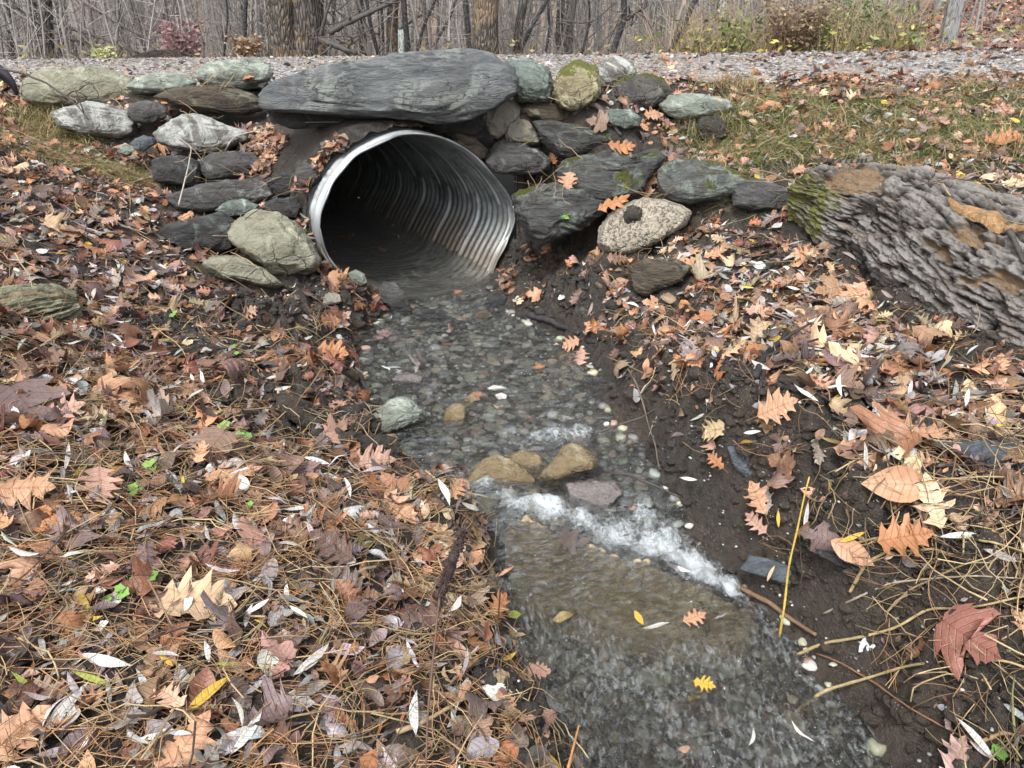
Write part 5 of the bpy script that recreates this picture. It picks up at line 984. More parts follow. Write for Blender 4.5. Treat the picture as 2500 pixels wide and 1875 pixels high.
for a in [
    (135, 1000, 'wil', .08, 120, 'white', 'silvery leaf on the left, above the tan oak leaf'), (610, 1150, 'wil', .085, 70, 'white', 'white curled leaf pair left of the chute'), (640, 1110, 'wil', .07, 20, 'white', 'white leaf above the curled pair'), (530, 1350, 'wil', .055, 95, 'white', 'small white leaf right of the large flat oak leaf'), (440, 1430, 'wil', .05, 120, 'white', 'small white leaf tip under the large flat oak leaf'),
    (200, 1487, 'wil', .075, 165, 'green', 'yellow-green leaf in the lower left'), (370, 1445, 'wil', .055, 140, 'yellow', 'short yellow leaf in the lower left'), (437, 1515, 'wil', .105, 60, 'yellow', 'long orange-yellow leaf in the lower left'), (40, 1490, 'wil', .055, 165, 'green', 'yellow-green leaf at the left edge'), (490, 1450, 'wil', .045, 10, 'green', 'tiny yellow-green leaf below the large flat oak leaf'),
    (240, 1440, 'wil', .09, 350, 'white', 'long white curled leaf in the lower left'), (135, 1555, 'wil', .11, 80, 'white', 'white folded leaf at lower left'), (525, 1595, 'wil', .09, 75, 'white', 'white spotted leaf at the bottom edge'), (885, 1560, 'wil', .085, 100, 'white', 'upright white leaf beside the dry seed stalk'), (660, 1440, 'wil', .10, 60, 'white', 'long white leaf in the middle of the lower litter'),
    (155, 1500, 'wil', .06, 140, 'lil', 'lilac-white leaf under the yellow-green one'), (275, 1015, 'wil', .07, 130, 'white', 'white leaf above the tan deeply cut oak leaf'), (680, 1005, 'wil', .08, 170, 'white', 'long white leaf on the left bank near the stream'), (2122, 1600, 'wil', .10, 98, 'white', 'hanging white willow leaf at the lower right'), (1700, 985, 'wil', .0, 0, 'white', ''),
    (1665, 1238, 'wil', .05, 60, 'ltan', 'cream leaf lying on the flat grey slate block'), (1760, 1125, 'wil', .09, 40, 'white', 'grey-white leaf pointing up above the slate block'), (1890, 1000, 'wil', .08, 45, 'white', 'bluish white leaf in front of the right foreground pile'), (1740, 860, 'wil', .08, 120, 'white', 'white leaf in the middle of the right bank'), (1680, 905, 'wil', .06, 170, 'white', 'small white leaf left of the middle white one'), (1495, 1035, 'wil', .06, 165, 'white', 'white leaf on the mud by the orange-brown leaf'),
    (1850, 1160, 'wil', .07, 20, 'yellow', 'yellow-tipped leaf above the right bank hollow'), (1690, 1120, 'wil', .05, 60, 'yellow', 'yellow leaf beside the tan oak leaf on the mud'), (2080, 1160, 'wil', .09, 0, 'white', 'long white leaf right of the cream oak leaf'), (1860, 1010, 'wil', .05, 110, 'yellow', 'small yellow leaf in the right foreground pile'),
    (1097, 1338, 'ell', .045, 200, 'green', 'lime green leaf at the pool edge'), ]:
    if a[3] > 0: hero(*a, curl=.5)
hero(1380, 1337, 'ell', .05, 290, 'yellow', 'yellow leaf drifting in the pool below the slab', wat=.012, lift=.004, curl=.3); hero(1522, 1480, 'oak', .055, 340, 'yellow', 'golden leaf afloat in the middle of the pool', wat=.008, lift=.004, curl=.3)
hero(1165, 1450, 'oak2', .06, 350, 'pink', 'pale brown leaf under water by the left pool edge', wat=.008, lift=.003, curl=.3); hero(1500, 1335, 'oak', .07, 20, 'tan', 'orange-tan leaf caught at the end of the submerged slab', wat=.03, lift=.004, curl=.3); hero(1030, 855, 'oak', .05, 10, 'rust', 'rust leaf in the stream near the small brown stone', wat=.18, lift=.004, curl=.3); hero(1165, 795, 'oak', .05, 10, 'orange', 'orange leaf in the stream, right of centre', wat=.185, lift=.003, curl=.3)
# ------------------------------------------------------------------ sticks
def stick(px, r, colr, label, lift=.012, name='stick', cat='stick', conv=Z_, k=8, n=28, depth=None, taper=.55, side=None, wob=.25):
    px = conv(*px); pts = []
    for i, (u, v) in enumerate(px):
        if depth is not None: p = cz(u, v, depth[i] if isinstance(depth, (list, tuple)) else depth)
        else:
            h = hit(u, v)
            if h is None: continue
            p = h[0] + np.array([0, 0, lift if not isinstance(lift, (list, tuple)) else lift[i]])
        pts.append(p)
    P = resample(pts, n); P[1:-1] += .0 * P[1:-1]; P = P + fbm(P * 14, 2, int(r * 1e5))[:, None] * np.array([.4, .3, .8]) * r * .8
    bag = Bag(); vv, qq, tt = tube(P, np.linspace(1, taper, n) * r, k, wob, 3); c = np.array(colr); bag.add(vv, qq, tt, c * (1 + .25 * vn(vv * 60, 5))[:, None])
    for s_ in (side or []):
        i = int(s_[0] * (n - 1)); q = P[i] + np.array([s_[1], s_[2], s_[3]]); m = resample([P[i], (P[i] + q) / 2 + np.array([.003, 0, .006]), q], 8); vv, qq, tt = tube(m, np.linspace(.6, .3, 8) * r, 5); bag.add(vv, qq, tt, c)
    o = bag.build(name, M['twig'], loc=P[0]); tag(o, label, cat); return o
DK = (.05, .042, .038); TN = (.44, .34, .18); GR = (.20, .18, .16)
stick([(345, 515), (520, 600), (700, 700), (960, 885)], .009, (.22, .14, .085), 'stout brown stick lying from the chute to the right bank', conv=I_, lift=.012)
stick([(745, 870), (770, 720), (800, 450), (850, 240), (900, 0), (925, -90)], .0028, (.50, .36, .07), 'thin upright yellow twig in front of the slate block', conv=I_, depth=[1.62, 1.60, 1.58, 1.57, 1.56, 1.56], name='twig', cat='twig')
stick([(650, 530), (690, 510), (760, 490), (840, 530), (890, 590), (950, 650)], .017, (.07, .062, .058), 'arched dark branch over the flat greenish stone', conv=C_, lift=[.01, .03, .03, .02, .02, .0], name='branch', cat='branch', side=[(.25, .0, 0, .03)])
stick([(970, 700), (1000, 740), (1010, 800)], .014, GR, 'short grey stub of branch on the pale green ledge top', conv=C_, name='branch', cat='branch')
stick([(0, 438), (150, 465), (300, 530), (430, 620), (500, 680), (560, 755)], .006, (.06, .055, .05), 'thin dark twig arching across the olive-tan boulder', conv=A_, depth=[4.1, 4.1, 4.08, 4.02, 3.98, 3.95], name='twig', cat='twig', side=[(.93, -.02, 0, .12)])
stick([(0, 1110), (180, 1095), (370, 1070), (560, 1030), (740, 970)], .007, (.10, .085, .075), 'long dark twig lying on the upper left litter', conv=A_, name='twig', cat='twig')
stick([(1440, 925), (1470, 870), (1600, 830), (1760, 790), (1900, 700), (2010, 620)], .0035, (.36, .32, .28), 'pale bent twig rising from boulder to the huge slab', conv=A_, depth=[3.78, 3.78, 3.78, 3.8, 3.85, 3.9], name='twig', cat='twig', side=[(.1, -.04, 0, -.05), (.55, .3, 0, .01)])
stick([(1690, 740), (1730, 670), (1790, 620), (1840, 560)], .003, (.36, .32, .28), 'short pale twig against the left tip of the huge slab', conv=A_, depth=3.9, name='twig', cat='twig')
stick([(1130, 1300), (1160, 1180), (1190, 1060), (1215, 930), (1100, 850)], .0035, (.40, .36, .30), 'pale twig leaning over the dark square block', conv=A_, depth=[3.55, 3.56, 3.58, 3.6, 3.66], name='twig', cat='twig', side=[(.3, .06, 0, .05), (.75, .06, 0, -.08)])
stick([(1400, 330), (1500, 355), (1620, 410), (1720, 450)], .016, (.045, .043, .045), 'black wet stick by the right edge of the upper stream', conv=F_, lift=.02)
stick([(2030, 710), (2080, 800), (2120, 920), (2150, 1050), (2200, 1200), (2220, 1330)], .004, (.15, .12, .095), 'thin brown twig hanging down the right bank', conv=F_, lift=.035, name='twig', cat='twig', side=[(.3, .05, 0, .08), (.6, .06, 0, .04)])
stick([(1830, 1060), (1900, 1030), (2000, 995), (2110, 960), (2203, 900)], .0035, (.07, .06, .055), 'dark twig reaching from the right bank over the water', conv=F_, depth=[2.2, 2.2, 2.2, 2.2, 2.18], name='twig', cat='twig')
stick([(1945, 1312), (2040, 1320), (2130, 1360), (2212, 1395), (2350, 1460)], .004, (.06, .05, .045), 'dark thin twig lying above the foaming water', conv=F_, depth=[1.93, 1.92, 1.9, 1.88, 1.85], name='twig', cat='twig')
stick([(755, 715), (800, 660), (860, 620), (920, 560)], .011, (.03, .028, .03), 'charred black stick standing out of the right litter', conv=G_, lift=[.0, .04, .05, .06], side=[(.4, .16, .02, .05), (.7, .1, .02, .06)])
stick([(770, 840), (790, 780), (800, 720)], .010, (.03, .025, .025), 'short black stub below the charred stick', conv=G_, lift=[.0, .02, .03])
stick([(1000, 745), (1060, 760), (1140, 785)], .006, (.40, .30, .2), 'short pale stick on the middle of the right bank', conv=G_)
stick([(2120, 860 + -330), (2160, 600), (2212, 700)], .011, (.06, .055, .05), 'dark knobby stick against the lower side of the log', conv=lambda *p: cr(1500, 350, .45, p), lift=.03)
stick([(700, 240), (640, 340), (600, 430), (560, 560), (540, 700), (525, 850), (505, 1050), (480, 1300), (465, 1659)], .0022, (.13, .075, .055), 'tall thin stem of the dark dried seed head', conv=H_, depth=[1.42, 1.42, 1.42, 1.42, 1.41, 1.40, 1.38, 1.35, 1.3], name='stem', cat='dry plant', taper=.9)
# seed head: rough spike
sp = [cz(*q, 1.42) for q in H_((695, 235), (670, 310), (640, 370), (610, 440), (585, 520), (565, 600), (550, 680))]; P = resample(sp, 60); bag = Bag(); rs = np.random.RandomState(4)
vv, qq, tt = tube(P, np.concatenate([np.linspace(.003, .011, 25), np.linspace(.011, .004, 35)]), 8, .5); bag.add(vv, qq, tt, (.035, .02, .02))
for k in range(420):
    q = P[rs.randint(60)]; d = rs.normal(size=3); d /= np.linalg.norm(d); vv, qq, tt = tube([q, q + d * .009, q + d * rs.uniform(.012, .018)], [.0022, .0016, .0004], 4); bag.add(vv, qq, tt, np.array((.05, .03, .025)) * rs.uniform(.6, 1.8))
o = bag.build('seed_head', M['twig'], loc=P[-1]); tag(o, 'dark shaggy dried seed head leaning over the left bank', 'dry plant')
stick([(300, 1512), (400, 1480), (520, 1420), (650, 1340), (765, 1278)], .005, (.48, .36, .22), 'pale tan stalk lying at the bottom centre litter', conv=H_, lift=.03)
stick([(0, 610), (60, 560), (110, 525), (175, 512)], .006, (.30, .25, .16), 'curved grey-green twig near the dried seed head', conv=H_, lift=.03, name='twig', cat='twig')
stick([(2212, 540), (2080, 620), (2000, 700), (1990, 830), (1920, 960), (1870, 1100)], .0045, (.40, .31, .19), 'long crooked tan twig right of the large flat oak leaf', conv=J_, lift=.02, name='twig', cat='twig')
stick([(0, 640), (120, 650), (250, 640), (380, 600)], .013, (.33, .27, .2), 'pale peeling stick at the lower left edge', conv=J_, lift=.012)
stick([(0, 1200), (150, 1050), (290, 900), (400, 760)], .004, (.12, .10, .085), 'grey twig crossing the litter at the far lower left', conv=J_, lift=.03, name='twig', cat='twig')
for n_, (pts, r, c, lb) in enumerate([
    ([(850, 1340), (1000, 1275), (1250, 1205), (1500, 1130), (1800, 1105), (2060, 1110), (2212, 1130)], .0042, TN, 'long straw-coloured stalk bending over the pool edge at lower right'),
    ([(840, 1015), (1000, 990), (1180, 965), (1310, 940), (1430, 905), (1600, 800), (1900, 798), (2100, 745), (2212, 690)], .0042, TN, 'long pale stalk with two kinks above the pool edge'),
    ([(1160, 360), (1350, 362), (1530, 342), (1800, 378), (2000, 405), (2212, 437)], .0035, TN, 'straight pale stalk across the top of the right bank hollow'),
    ([(1160, 640), (1240, 520), (1400, 430), (1490, 360)], .0045, (.40, .30, .14), 'kinked tan stalk leaning in the right bank hollow'),
    ([(1000, 770), (1200, 720), (1380, 640), (1560, 620), (1850, 610), (2212, 585)], .003, (.38, .33, .26), 'grey-tan stalk across the middle of the right bank hollow'),
    ([(960, 1010), (1100, 1110), (1300, 1240), (1500, 1390), (1700, 1500), (1990, 1640)], .0028, (.24, .13, .08), 'reddish stem sloping down to the bottom right corner'),
    ([(1900, 1560), (2050, 1545), (2212, 1540)], .005, (.42, .28, .15), 'thick tan stalk at the bottom right corner'),
    ([(2160, 1659), (2110, 1450), (2105, 1300), (2130, 1170)], .003, (.25, .24, .10), 'curved olive stem at the lower right edge'),
    ([(1460, 400), (1650, 440), (1815, 495), (1820, 400), (1830, 310)], .003, TN, 'angled pale straw in the right bank hollow'),
    ([(1380, 760), (1500, 680), (1700, 590), (1850, 530), (2000, 500)], .003, (.36, .3, .17), 'fine straw curving over the right bank hollow')]):
    stick(pts, r, c, lb, conv=I_, lift=[.02] + [.045] * (len(pts) - 2) + [.03], name='dry_stalk', cat='dry stalk', n=40)
stick([(620, 470), (700, 475), (780, 500), (840, 490)], .010, (.12, .11, .1), 'grey rounded root end beside the left puddle', conv=E_, name='root', cat='root')
stick([(1150, 580), (1330, 570), (1490, 520)], .006, (.10, .085, .075), 'thin dark twig across the left mud bank', conv=E_, name='twig', cat='twig')
stick([(1150, 590), (1300, 600), (1500, 690), (1700, 790), (1800, 820)], .011, (.09, .08, .07), 'dark root running down the left mud bank', conv=E_, name='root', cat='root')
stick([(1880, 590), (1890, 680), (1905, 790)], .007, (.05, .04, .04), 'short black root end dangling at the left bank', conv=E_, name='root', cat='root')
stick([(300, 660), (340, 730), (400, 830)], .013, (.06, .055, .052), 'black waterlogged stick end at the left stream edge', conv=F_, lift=.015)
stick([(1320, 1659), (1350, 1540), (1385, 1400)], .0025, (.45, .22, .08), 'orange stem standing at the bottom edge of the pool', conv=H_, depth=[1.25, 1.27, 1.3], name='stem', cat='dry plant')
# bark slab by the slate block
rock(I_((960, 400), (1100, 388), (1250, 395), (1340, 440), (1310, 490), (1150, 470), (1000, 440)), 'dark', 'dark slab of bark or stone above the slate block', 'bark_piece', 'bark', thick=.6, lay=1)
# ------------------------------------------------------------------ small green plants
def plant(u, v, n, label, r=.012, h=.03, conv=None, spread=.03, colr=(.16, .30, .07)):
    h0 = hit(u * S, v * S)
    if h0 is None: return
    p = h0[0]; rs = np.random.RandomState(int(u + v)); root = empty('seedling', p); tag(root, label, 'seedling'); st = Bag(); lf = Bag()
    for k in range(n):
        a = rs.uniform(0, 6.28); rr_ = rs.uniform(0, spread); q = p + np.array([math.cos(a) * rr_, math.sin(a) * rr_, h * rs.uniform(.6, 1.2)]); vv, qq, tt = tube([p, (p + q) / 2 + [0, 0, .004], q], .0007, 4); st.add(vv, qq, tt, np.array(colr) * .7)
        m = 14; t_ = np.linspace(0, 6.28, m, endpoint=False); R = r * rs.uniform(.7, 1.2) * (1 + .2 * np.sin(t_ * 5 + a)); nn = np.array([rs.normal() * .3, -.35, 1]); ax_, bx, nn = frame(nn, a); ring = q + (np.cos(t_) * R)[:, None] * ax_ + (np.sin(t_) * R)[:, None] * bx + nn * (.15 * r)
        lf.add(np.concatenate([[q], ring]), None, [[0, 1 + i, 1 + (i + 1) % m] for i in range(m)], np.array(colr) * rs.uniform(.8, 1.4))
    st.build('stem', M['grass'], root); lf.build('leaves', M['grass'], root)
for a in [(290, 1070, 4, 'small green seedling left of the tan deeply cut oak leaf'), (330, 1025, 4, 'green seedling above the left one among needles'), (470, 945, 5, 'green seedling pair near the dark red-brown maple leaf'), (525, 955, 4, 'yellow-green seedling right of the seedling pair'), (265, 1295, 3, 'green seedling above the large flat oak leaf'), (560, 1120, 2, 'tiny green seedling by the white curled leaf'), (505, 770, 3, 'pale green leaf plant on the left mud bank'), (1215, 480, 6, 'bright green herb growing below the lower ledge rock'), (2160, 1640, 4, 'green seedling in the bottom right corner'), (385, 690, 2, 'tiny green sprout on the left soil clod'), (320, 1275, 2, 'tiny green sprout left of the seedling above the oak leaf')]: plant(*a)
#BACKGROUND#
# ------------------------------------------------------------------ beyond the road
def trunk(px, Y, r0, mat, label, name='tree', cat='tree', H=7., lean=None, limbs=5, seed=1, taper=.6, group=None, flare=1.25):
    """px: two or more pixel points bottom->top of the trunk as visible; grown on upward past them"""
    rs = np.random.RandomState(seed); b0 = py(px[0][0], px[0][1], Y); gz = float(gh(b0[0], b0[1])[0]); P = [py(u, v, Y) for u, v in px]
    d = P[1] - P[0]; base = P[0] + d * ((gz - .05 - P[0][2]) / (d[2] + 1e-6)) if d[2] > .05 else P[0].copy()
    if base[2] > gz: base[2] = gz - .05
    d2 = P[-1] - P[-2]; d2 = d2 / np.linalg.norm(d2); d2 = d2 * .5 + np.array([0, 0, .5]); d2 /= np.linalg.norm(d2); top = [P[-1] + d2 * k + np.array([rs.normal() * .06 * k, rs.normal() * .06 * k, 0]) for k in np.linspace(H * .3, H, 4)]
    pts = resample([base] + P + top, 70); n = 70; hgt = np.linspace(0, 1, n); R = r0 * (1 - (1 - taper * .4) * hgt) * (1 + (flare - 1) * np.exp(-np.clip(pts[:, 2] - gz, 0, 9) / .15)); vv, qq, tt = tube(pts, R, 18 if r0 > .05 else 8); 
    c = np.repeat(pts, 18 if r0 > .05 else 8, 0); c = np.concatenate([c, pts[:1], pts[-1:]]); nrm = vv - c
    nz_ = fbm(vv * np.array([1, 1, .35]) / max(r0, .02) * 1.2, 3, seed); vv = vv + nrm * (nz_ * .16)[:, None]
    loc = np.array([base[0], base[1], gz]); root = empty(name, loc); tag(root, label, cat, group)
    mesh('trunk', vv, [qq, tt], M[mat], root)
    bg = Bag(); cnt = 0
    for k in range(limbs):
        i = rs.randint(8, 60); q = pts[i]; az = rs.uniform(0, 6.28); L = rs.uniform(.6, 1.8) * (1 if r0 > .05 else .6); dirv = np.array([math.cos(az), math.sin(az), rs.uniform(-.1, .7)]); e = [q + dirv * L * t_ + np.array([rs.normal(), rs.normal(), rs.normal()]) * .05 * t_ for t_ in (0, .35, .7, 1)]
        m = resample(e, 14); vv, qq, tt = tube(m, np.linspace(.35, .08, 14) * R[i], 5); bg.add(vv, qq, tt, (.11, .10, .095))
        for j in range(5):
            s0 = m[rs.randint(4, 14)]; d_ = dirv + rs.normal(size=3) * .6; e2 = resample([s0, s0 + d_ * L * .18, s0 + d_ * L * .35 + rs.normal(size=3) * .04], 6); vv, qq, tt = tube(e2, np.linspace(.09, .03, 6) * R[i], 4); bg.add(vv, qq, tt, (.12, .11, .10))
    if limbs: bg.build('branches', M['brushm'], root)
    return root
K_ = lambda x0, s: (lambda *p: cr(x0, 0, s, p))
c4 = K_(600, .29385); c5 = K_(1200, .29385); c6 = K_(1800, .31646); c3 = K_(0, .29385)
trunk(c4((300, 455), (290, 200), (270, 0)), 8.3, .13, 'bark_red', 'leaning left stem of the big old tree, its bark flaking tan', H=8, limbs=3, seed=3, flare=1.15)
trunk(c4((480, 455), (470, 200), (475, 0)), 8.45, .20, 'bark_big', 'massive dark furrowed trunk behind the road, left of centre', H=9, limbs=4, seed=4, flare=1.3)
trunk(c4((1985, 440), (1985, 250), (2000, 0)), 8.3, .125, 'bark_red', 'medium flaking trunk behind the huge slab, right of centre', H=8, limbs=5, seed=5)
trunk(c3((385, 465), (385, 200), (375, 0)), 10.2, .085, 'bark_grey', 'straight grey trunk near the left end of the road', H=8, limbs=6, seed=6)
trunk(c3((100, 465), (70, 200), (55, 0)), 10.8, .045, 'bark_grey', 'thin grey trunk at the far left', H=7, limbs=4, seed=7)
trunk(c3((330, 470), (320, 380), (290, 300), (280, 0)), 12, .05, 'bark_grey', 'thin trunk hidden behind the straight grey one', H=7, limbs=3, seed=71)
trunk(c3((500, 470), (510, 250), (490, 0)), 12.5, .05, 'bark_grey', 'slim grey trunk right of the straight grey one', H=7, limbs=3, seed=72)
trunk(c3((2030, 370), (2035, 180), (2045, 0)), 8.6, .022, 'bark_dark', 'dark sapling left of the massive trunk', H=5, limbs=3, seed=8)
trunk(c3((1860, 465), (1880, 280), (1895, 90), (1880, 0)), 8.8, .012, 'bark_dark', 'very thin sapling left of the dark one', H=3, limbs=4, seed=81)
trunk(c3((985, 470), (1000, 200), (970, 0)), 11.5, .055, 'bark_grey', 'grey trunk standing behind the thicket on the left', H=8, limbs=5, seed=82)
trunk(c4((980, 450), (965, 200), (955, 0)), 11, .055, 'bark_grey', 'smooth grey trunk behind the leaning branch', H=8, limbs=4, seed=9)
trunk(c4((1100, 450), (1040, 230), (1000, 0)), 8.6, .02, 'bark_dark', 'dark leaning sapling right of the massive trunk', H=5, limbs=3, seed=10)
trunk(c4((1215, 450), (1215, 200), (1225, 0)), 11.5, .085, 'bark_big', 'rough grey trunk just left of the pale post', H=8, limbs=4, seed=11)
trunk(c4((1130, 450), (1125, 200), (1110, 0)), 12, .045, 'bark_grey', 'narrow pale trunk between smooth and rough ones', H=8, limbs=3, seed=111)
trunk(c4((1350, 445), (1325, 200), (1310, 0)), 8.7, .03, 'bark_dark', 'dark slim trunk just right of the pale post', H=6, limbs=4, seed=12)
trunk(c4((1430, 440), (1470, 220), (1580, 0)), 8.9, .016, 'bark_dark', 'thin leaning sapling right of the pale post', H=4, limbs=3, seed=13)
trunk(c4((1540, 440), (1620, 270), (1700, 150)), 9, .016, 'bark_grey', 'thin grey leaning stem left of the medium trunk', H=3, limbs=3, seed=131)
trunk(c4((1860, 420), (1840, 150), (1820, 0)), 8.8, .03, 'bark_dark', 'dark stem touching the medium trunk on its left', H=5, limbs=3, seed=14)
trunk(c5((205, 440), (230, 200), (270, 0)), 8.8, .045, 'bark_grey', 'grey trunk right of the medium flaking trunk', H=7, limbs=4, seed=15)
trunk(c5((240, 435), (330, 220), (470, 0)), 8.7, .02, 'bark_dark', 'slender sapling leaning right from the same foot', H=4, limbs=3, seed=16)
trunk(c5((545, 435), (565, 200), (580, 0)), 10.5, .05, 'bark_grey', 'upright grey trunk in the middle of the far bank', H=8, limbs=4, seed=17)
trunk(c5((610, 430), (640, 200), (665, 0)), 11, .06, 'bark_grey', 'wide grey trunk right of the upright grey one', H=8, limbs=4, seed=18)
trunk(c5((450, 430), (480, 280), (475, 100)), 9.2, .015, 'bark_dark', 'wavy thin sapling left of the upright grey trunk', H=3, limbs=3, seed=181)
trunk(c5((1010, 440), (1040, 300), (1120, 165), (1105, 60), (1095, 0)), 8.4, .03, 'bark_dark', 'dark forked tree leaning right above the road', H=5, limbs=4, seed=19)
trunk(c5((1480, 430), (1575, 300), (1610, 160), (1700, 0)), 8.6, .026, 'bark_dark', 'dark slanting tree among the brown brush', H=5, limbs=4, seed=20)
trunk(c5((790, 300), (820, 190), (812, 60), (810, 0)), 9.5, .014, 'bark_dark', 'thin crooked sapling left of the forked tree', H=4, limbs=4, seed=201)
trunk(c6((130, 160), (170, 70), (245, 0)), 10, .035, 'bark_dark', 'dark curved tree rising over the right brush', H=6, limbs=4, seed=21)
trunk(c6((1040, 140), (1010, 60), (1000, 0)), 11, .06, 'bark_grey', 'grey trunk behind the green bush at right', H=7, limbs=4, seed=22)
trunk(c6((1370, 200), (1380, 80), (1375, 0)), 10.5, .05, 'bark_grey', 'grey trunk left of the leaning slab post', H=7, limbs=4, seed=23)
trunk(c6((775, 250), (780, 120), (770, 0)), 10, .03, 'bark_big', 'brown slim trunk in the right brush', H=7, limbs=3, seed=24)
def limb(px, Y, r, label, name='branch'):
    P = [py(u, v, y_) for (u, v), y_ in zip(px, Y)]; P = resample(P, 30); bag = Bag(); vv, qq, tt = tube(P, np.linspace(1, .6, 30) * r, 8, .3); bag.add(vv, qq, tt, (.075, .07, .068)); rs = np.random.RandomState(int(px[0][0]))
    for k in range(6):
        s0 = P[rs.randint(5, 28)]; e = resample([s0, s0 + rs.normal(size=3) * .12, s0 + rs.normal(size=3) * .25], 6); vv, qq, tt = tube(e, np.linspace(.35, .12, 6) * r, 4); bag.add(vv, qq, tt, (.09, .08, .075))
    o = bag.build(name, M['twig'], loc=P[0]); tag(o, label, 'branch')
limb(c4((690, 275), (820, 200), (1000, 115), (1150, 50), (1240, 0), (1400, -70)), (8.3, 8.3, 8.35, 8.4, 8.4, 8.4), .03, 'thick broken limb slanting up from the massive trunk')
limb(c4((620, 330), (700, 360), (820, 410), (920, 445)), (8.2, 8.15, 8.1, 8.05), .035, 'low limb sagging to the road right of the massive trunk')
limb(c4((620, 300), (660, 140), (700, 10), (720, -80)), (8.3, 8.3, 8.3, 8.3), .018, 'upright dark limb beside the massive trunk')
limb(c3((430, 180), (600, 240), (800, 300), (1000, 380), (1150, 440)), (9.9, 9.7, 9.5, 9.3, 9.1), .02, 'long low limb drooping right from the straight grey trunk')
limb(c3((430, 255), (560, 320), (720, 355), (900, 420)), (9.9, 9.8, 9.7, 9.5), .016, 'second drooping limb beneath the long low one')
limb(c3((640, 0), (800, 90), (1000, 210), (1280, 360)), (9.5, 9.5, 9.4, 9.3), .013, 'thin limb slanting down through the left thicket')
limb(c3((30, 40), (150, 70), (330, 210)), (10, 10, 10.1), .016, 'limb crossing between the two left trunks')
limb(c5((1120, 165), (1200, 95), (1275, 60), (1290, 0)), (8.4, 8.4, 8.4, 8.4), .024, 'right fork of the dark forked tree')
limb(c5((620, 180), (750, 190), (860, 170), (1040, 10)), (9, 9, 9, 9), .010, 'pale thin limb crossing left of the forked tree')
limb(c5((240, 390), (300, 240), (415, 185)), (8.6, 8.6, 8.6), .012, 'broken dark limb at the foot of the slender sapling')
def box_post(p0, p1, w, d, mat, name, label, cat, cut=0):
    p0, p1 = np.array(p0), np.array(p1); ax_ = p1 - p0; n = 12; V_ = []; 
    for k in range(n + 1):
        c = p0 + ax_ * k / n; ww, dd = w * (1 + .015 * math.sin(k * 2.1)), d
        V_ += [c + [-ww, -dd, 0], c + [ww, -dd, 0], c + [ww, dd, 0], c + [-ww, dd, 0]]
    V_[-4] = V_[-4] + np.array([0, 0, -cut]); V_[-1] = V_[-1] + np.array([0, 0, -cut])
    q = [[4 * k + j, 4 * k + (j + 1) % 4, 4 * k + 4 + (j + 1) % 4, 4 * k + 4 + j] for k in range(n) for j in range(4)] + [[3, 2, 1, 0], [4 * n, 4 * n + 1, 4 * n + 2, 4 * n + 3]]
    o = mesh(name, V_, q, M[mat], loc=p0, smooth=False); tag(o, label, cat); return o
M['postgrey'] = bark_mat('weathered_grey_board', (.22, .22, .22), (.33, .33, .33), (30, 30, 2), None, 0, .3)
M['postpale'] = bark_mat('pale_painted_post', (.42, .52, .48), (.62, .70, .66), (20, 20, 4), None, 0, .2)
q0 = py(*c6((1640, 255))[0], 9.0); q1 = py(*c6((1690, -40))[0], 9.0); q0[2] = min(q0[2], float(gh(q0[0], q0[1])[0]) - .02); box_post(q0, q1, .075, .03, 'postgrey', 'board_post', 'leaning flat grey board post on the leafy slope at right', 'post')
q0 = py(*c4((1288, 450))[0], 9.2); q1 = py(*c4((1288, 245))[0], 9.2); q0[2] -= .5; box_post(q0, q1, .028, .02, 'postpale', 'marker_post', 'pale green-white marker post behind the slab, between trees', 'post')
# curved black plastic edge at far left
t_ = np.linspace(0, 1, 24); V_ = []
pp = [py(*q, 4.7) for q in cr(0, 100, .13562, [(-420, 320), (0, 560), (160, 690), (270, 860), (290, 1000)])]; pc = resample(pp, 24)
for k, p in enumerate(pc):
    w_ = .035 * math.sin(math.pi * min(1, (1 - k / 23) * 1.2 + .02) / 2) + .003; T_ = pc[min(k + 1, 23)] - pc[max(k - 1, 0)]; T_ /= np.linalg.norm(T_); nn = np.cross(T_, [0, 1, 0])
    for a, b_ in ((-1, -.15), (1, -.15), (1, .15), (-1, .15)): V_.append(p + nn * a * w_ * 1.0 + np.array([0, b_ * .05, 0]))
q = [[4 * k + j, 4 * k + (j + 1) % 4, 4 * k + 4 + (j + 1) % 4, 4 * k + 4 + j] for k in range(23) for j in range(4)] + [[3, 2, 1, 0], [92, 93, 94, 95]]
t = NT('black_plastic'); M['blackp'] = t.out(t.mix(t.noise(t.obj(), 20, 3), (.008, .008, .012), (.02, .018, .03)), .4)
o = mesh('plastic_edging', V_, q, M['blackp'], loc=pc[-1]); tag(o, 'curved black plastic edge sticking up at the far left road side', 'edging')
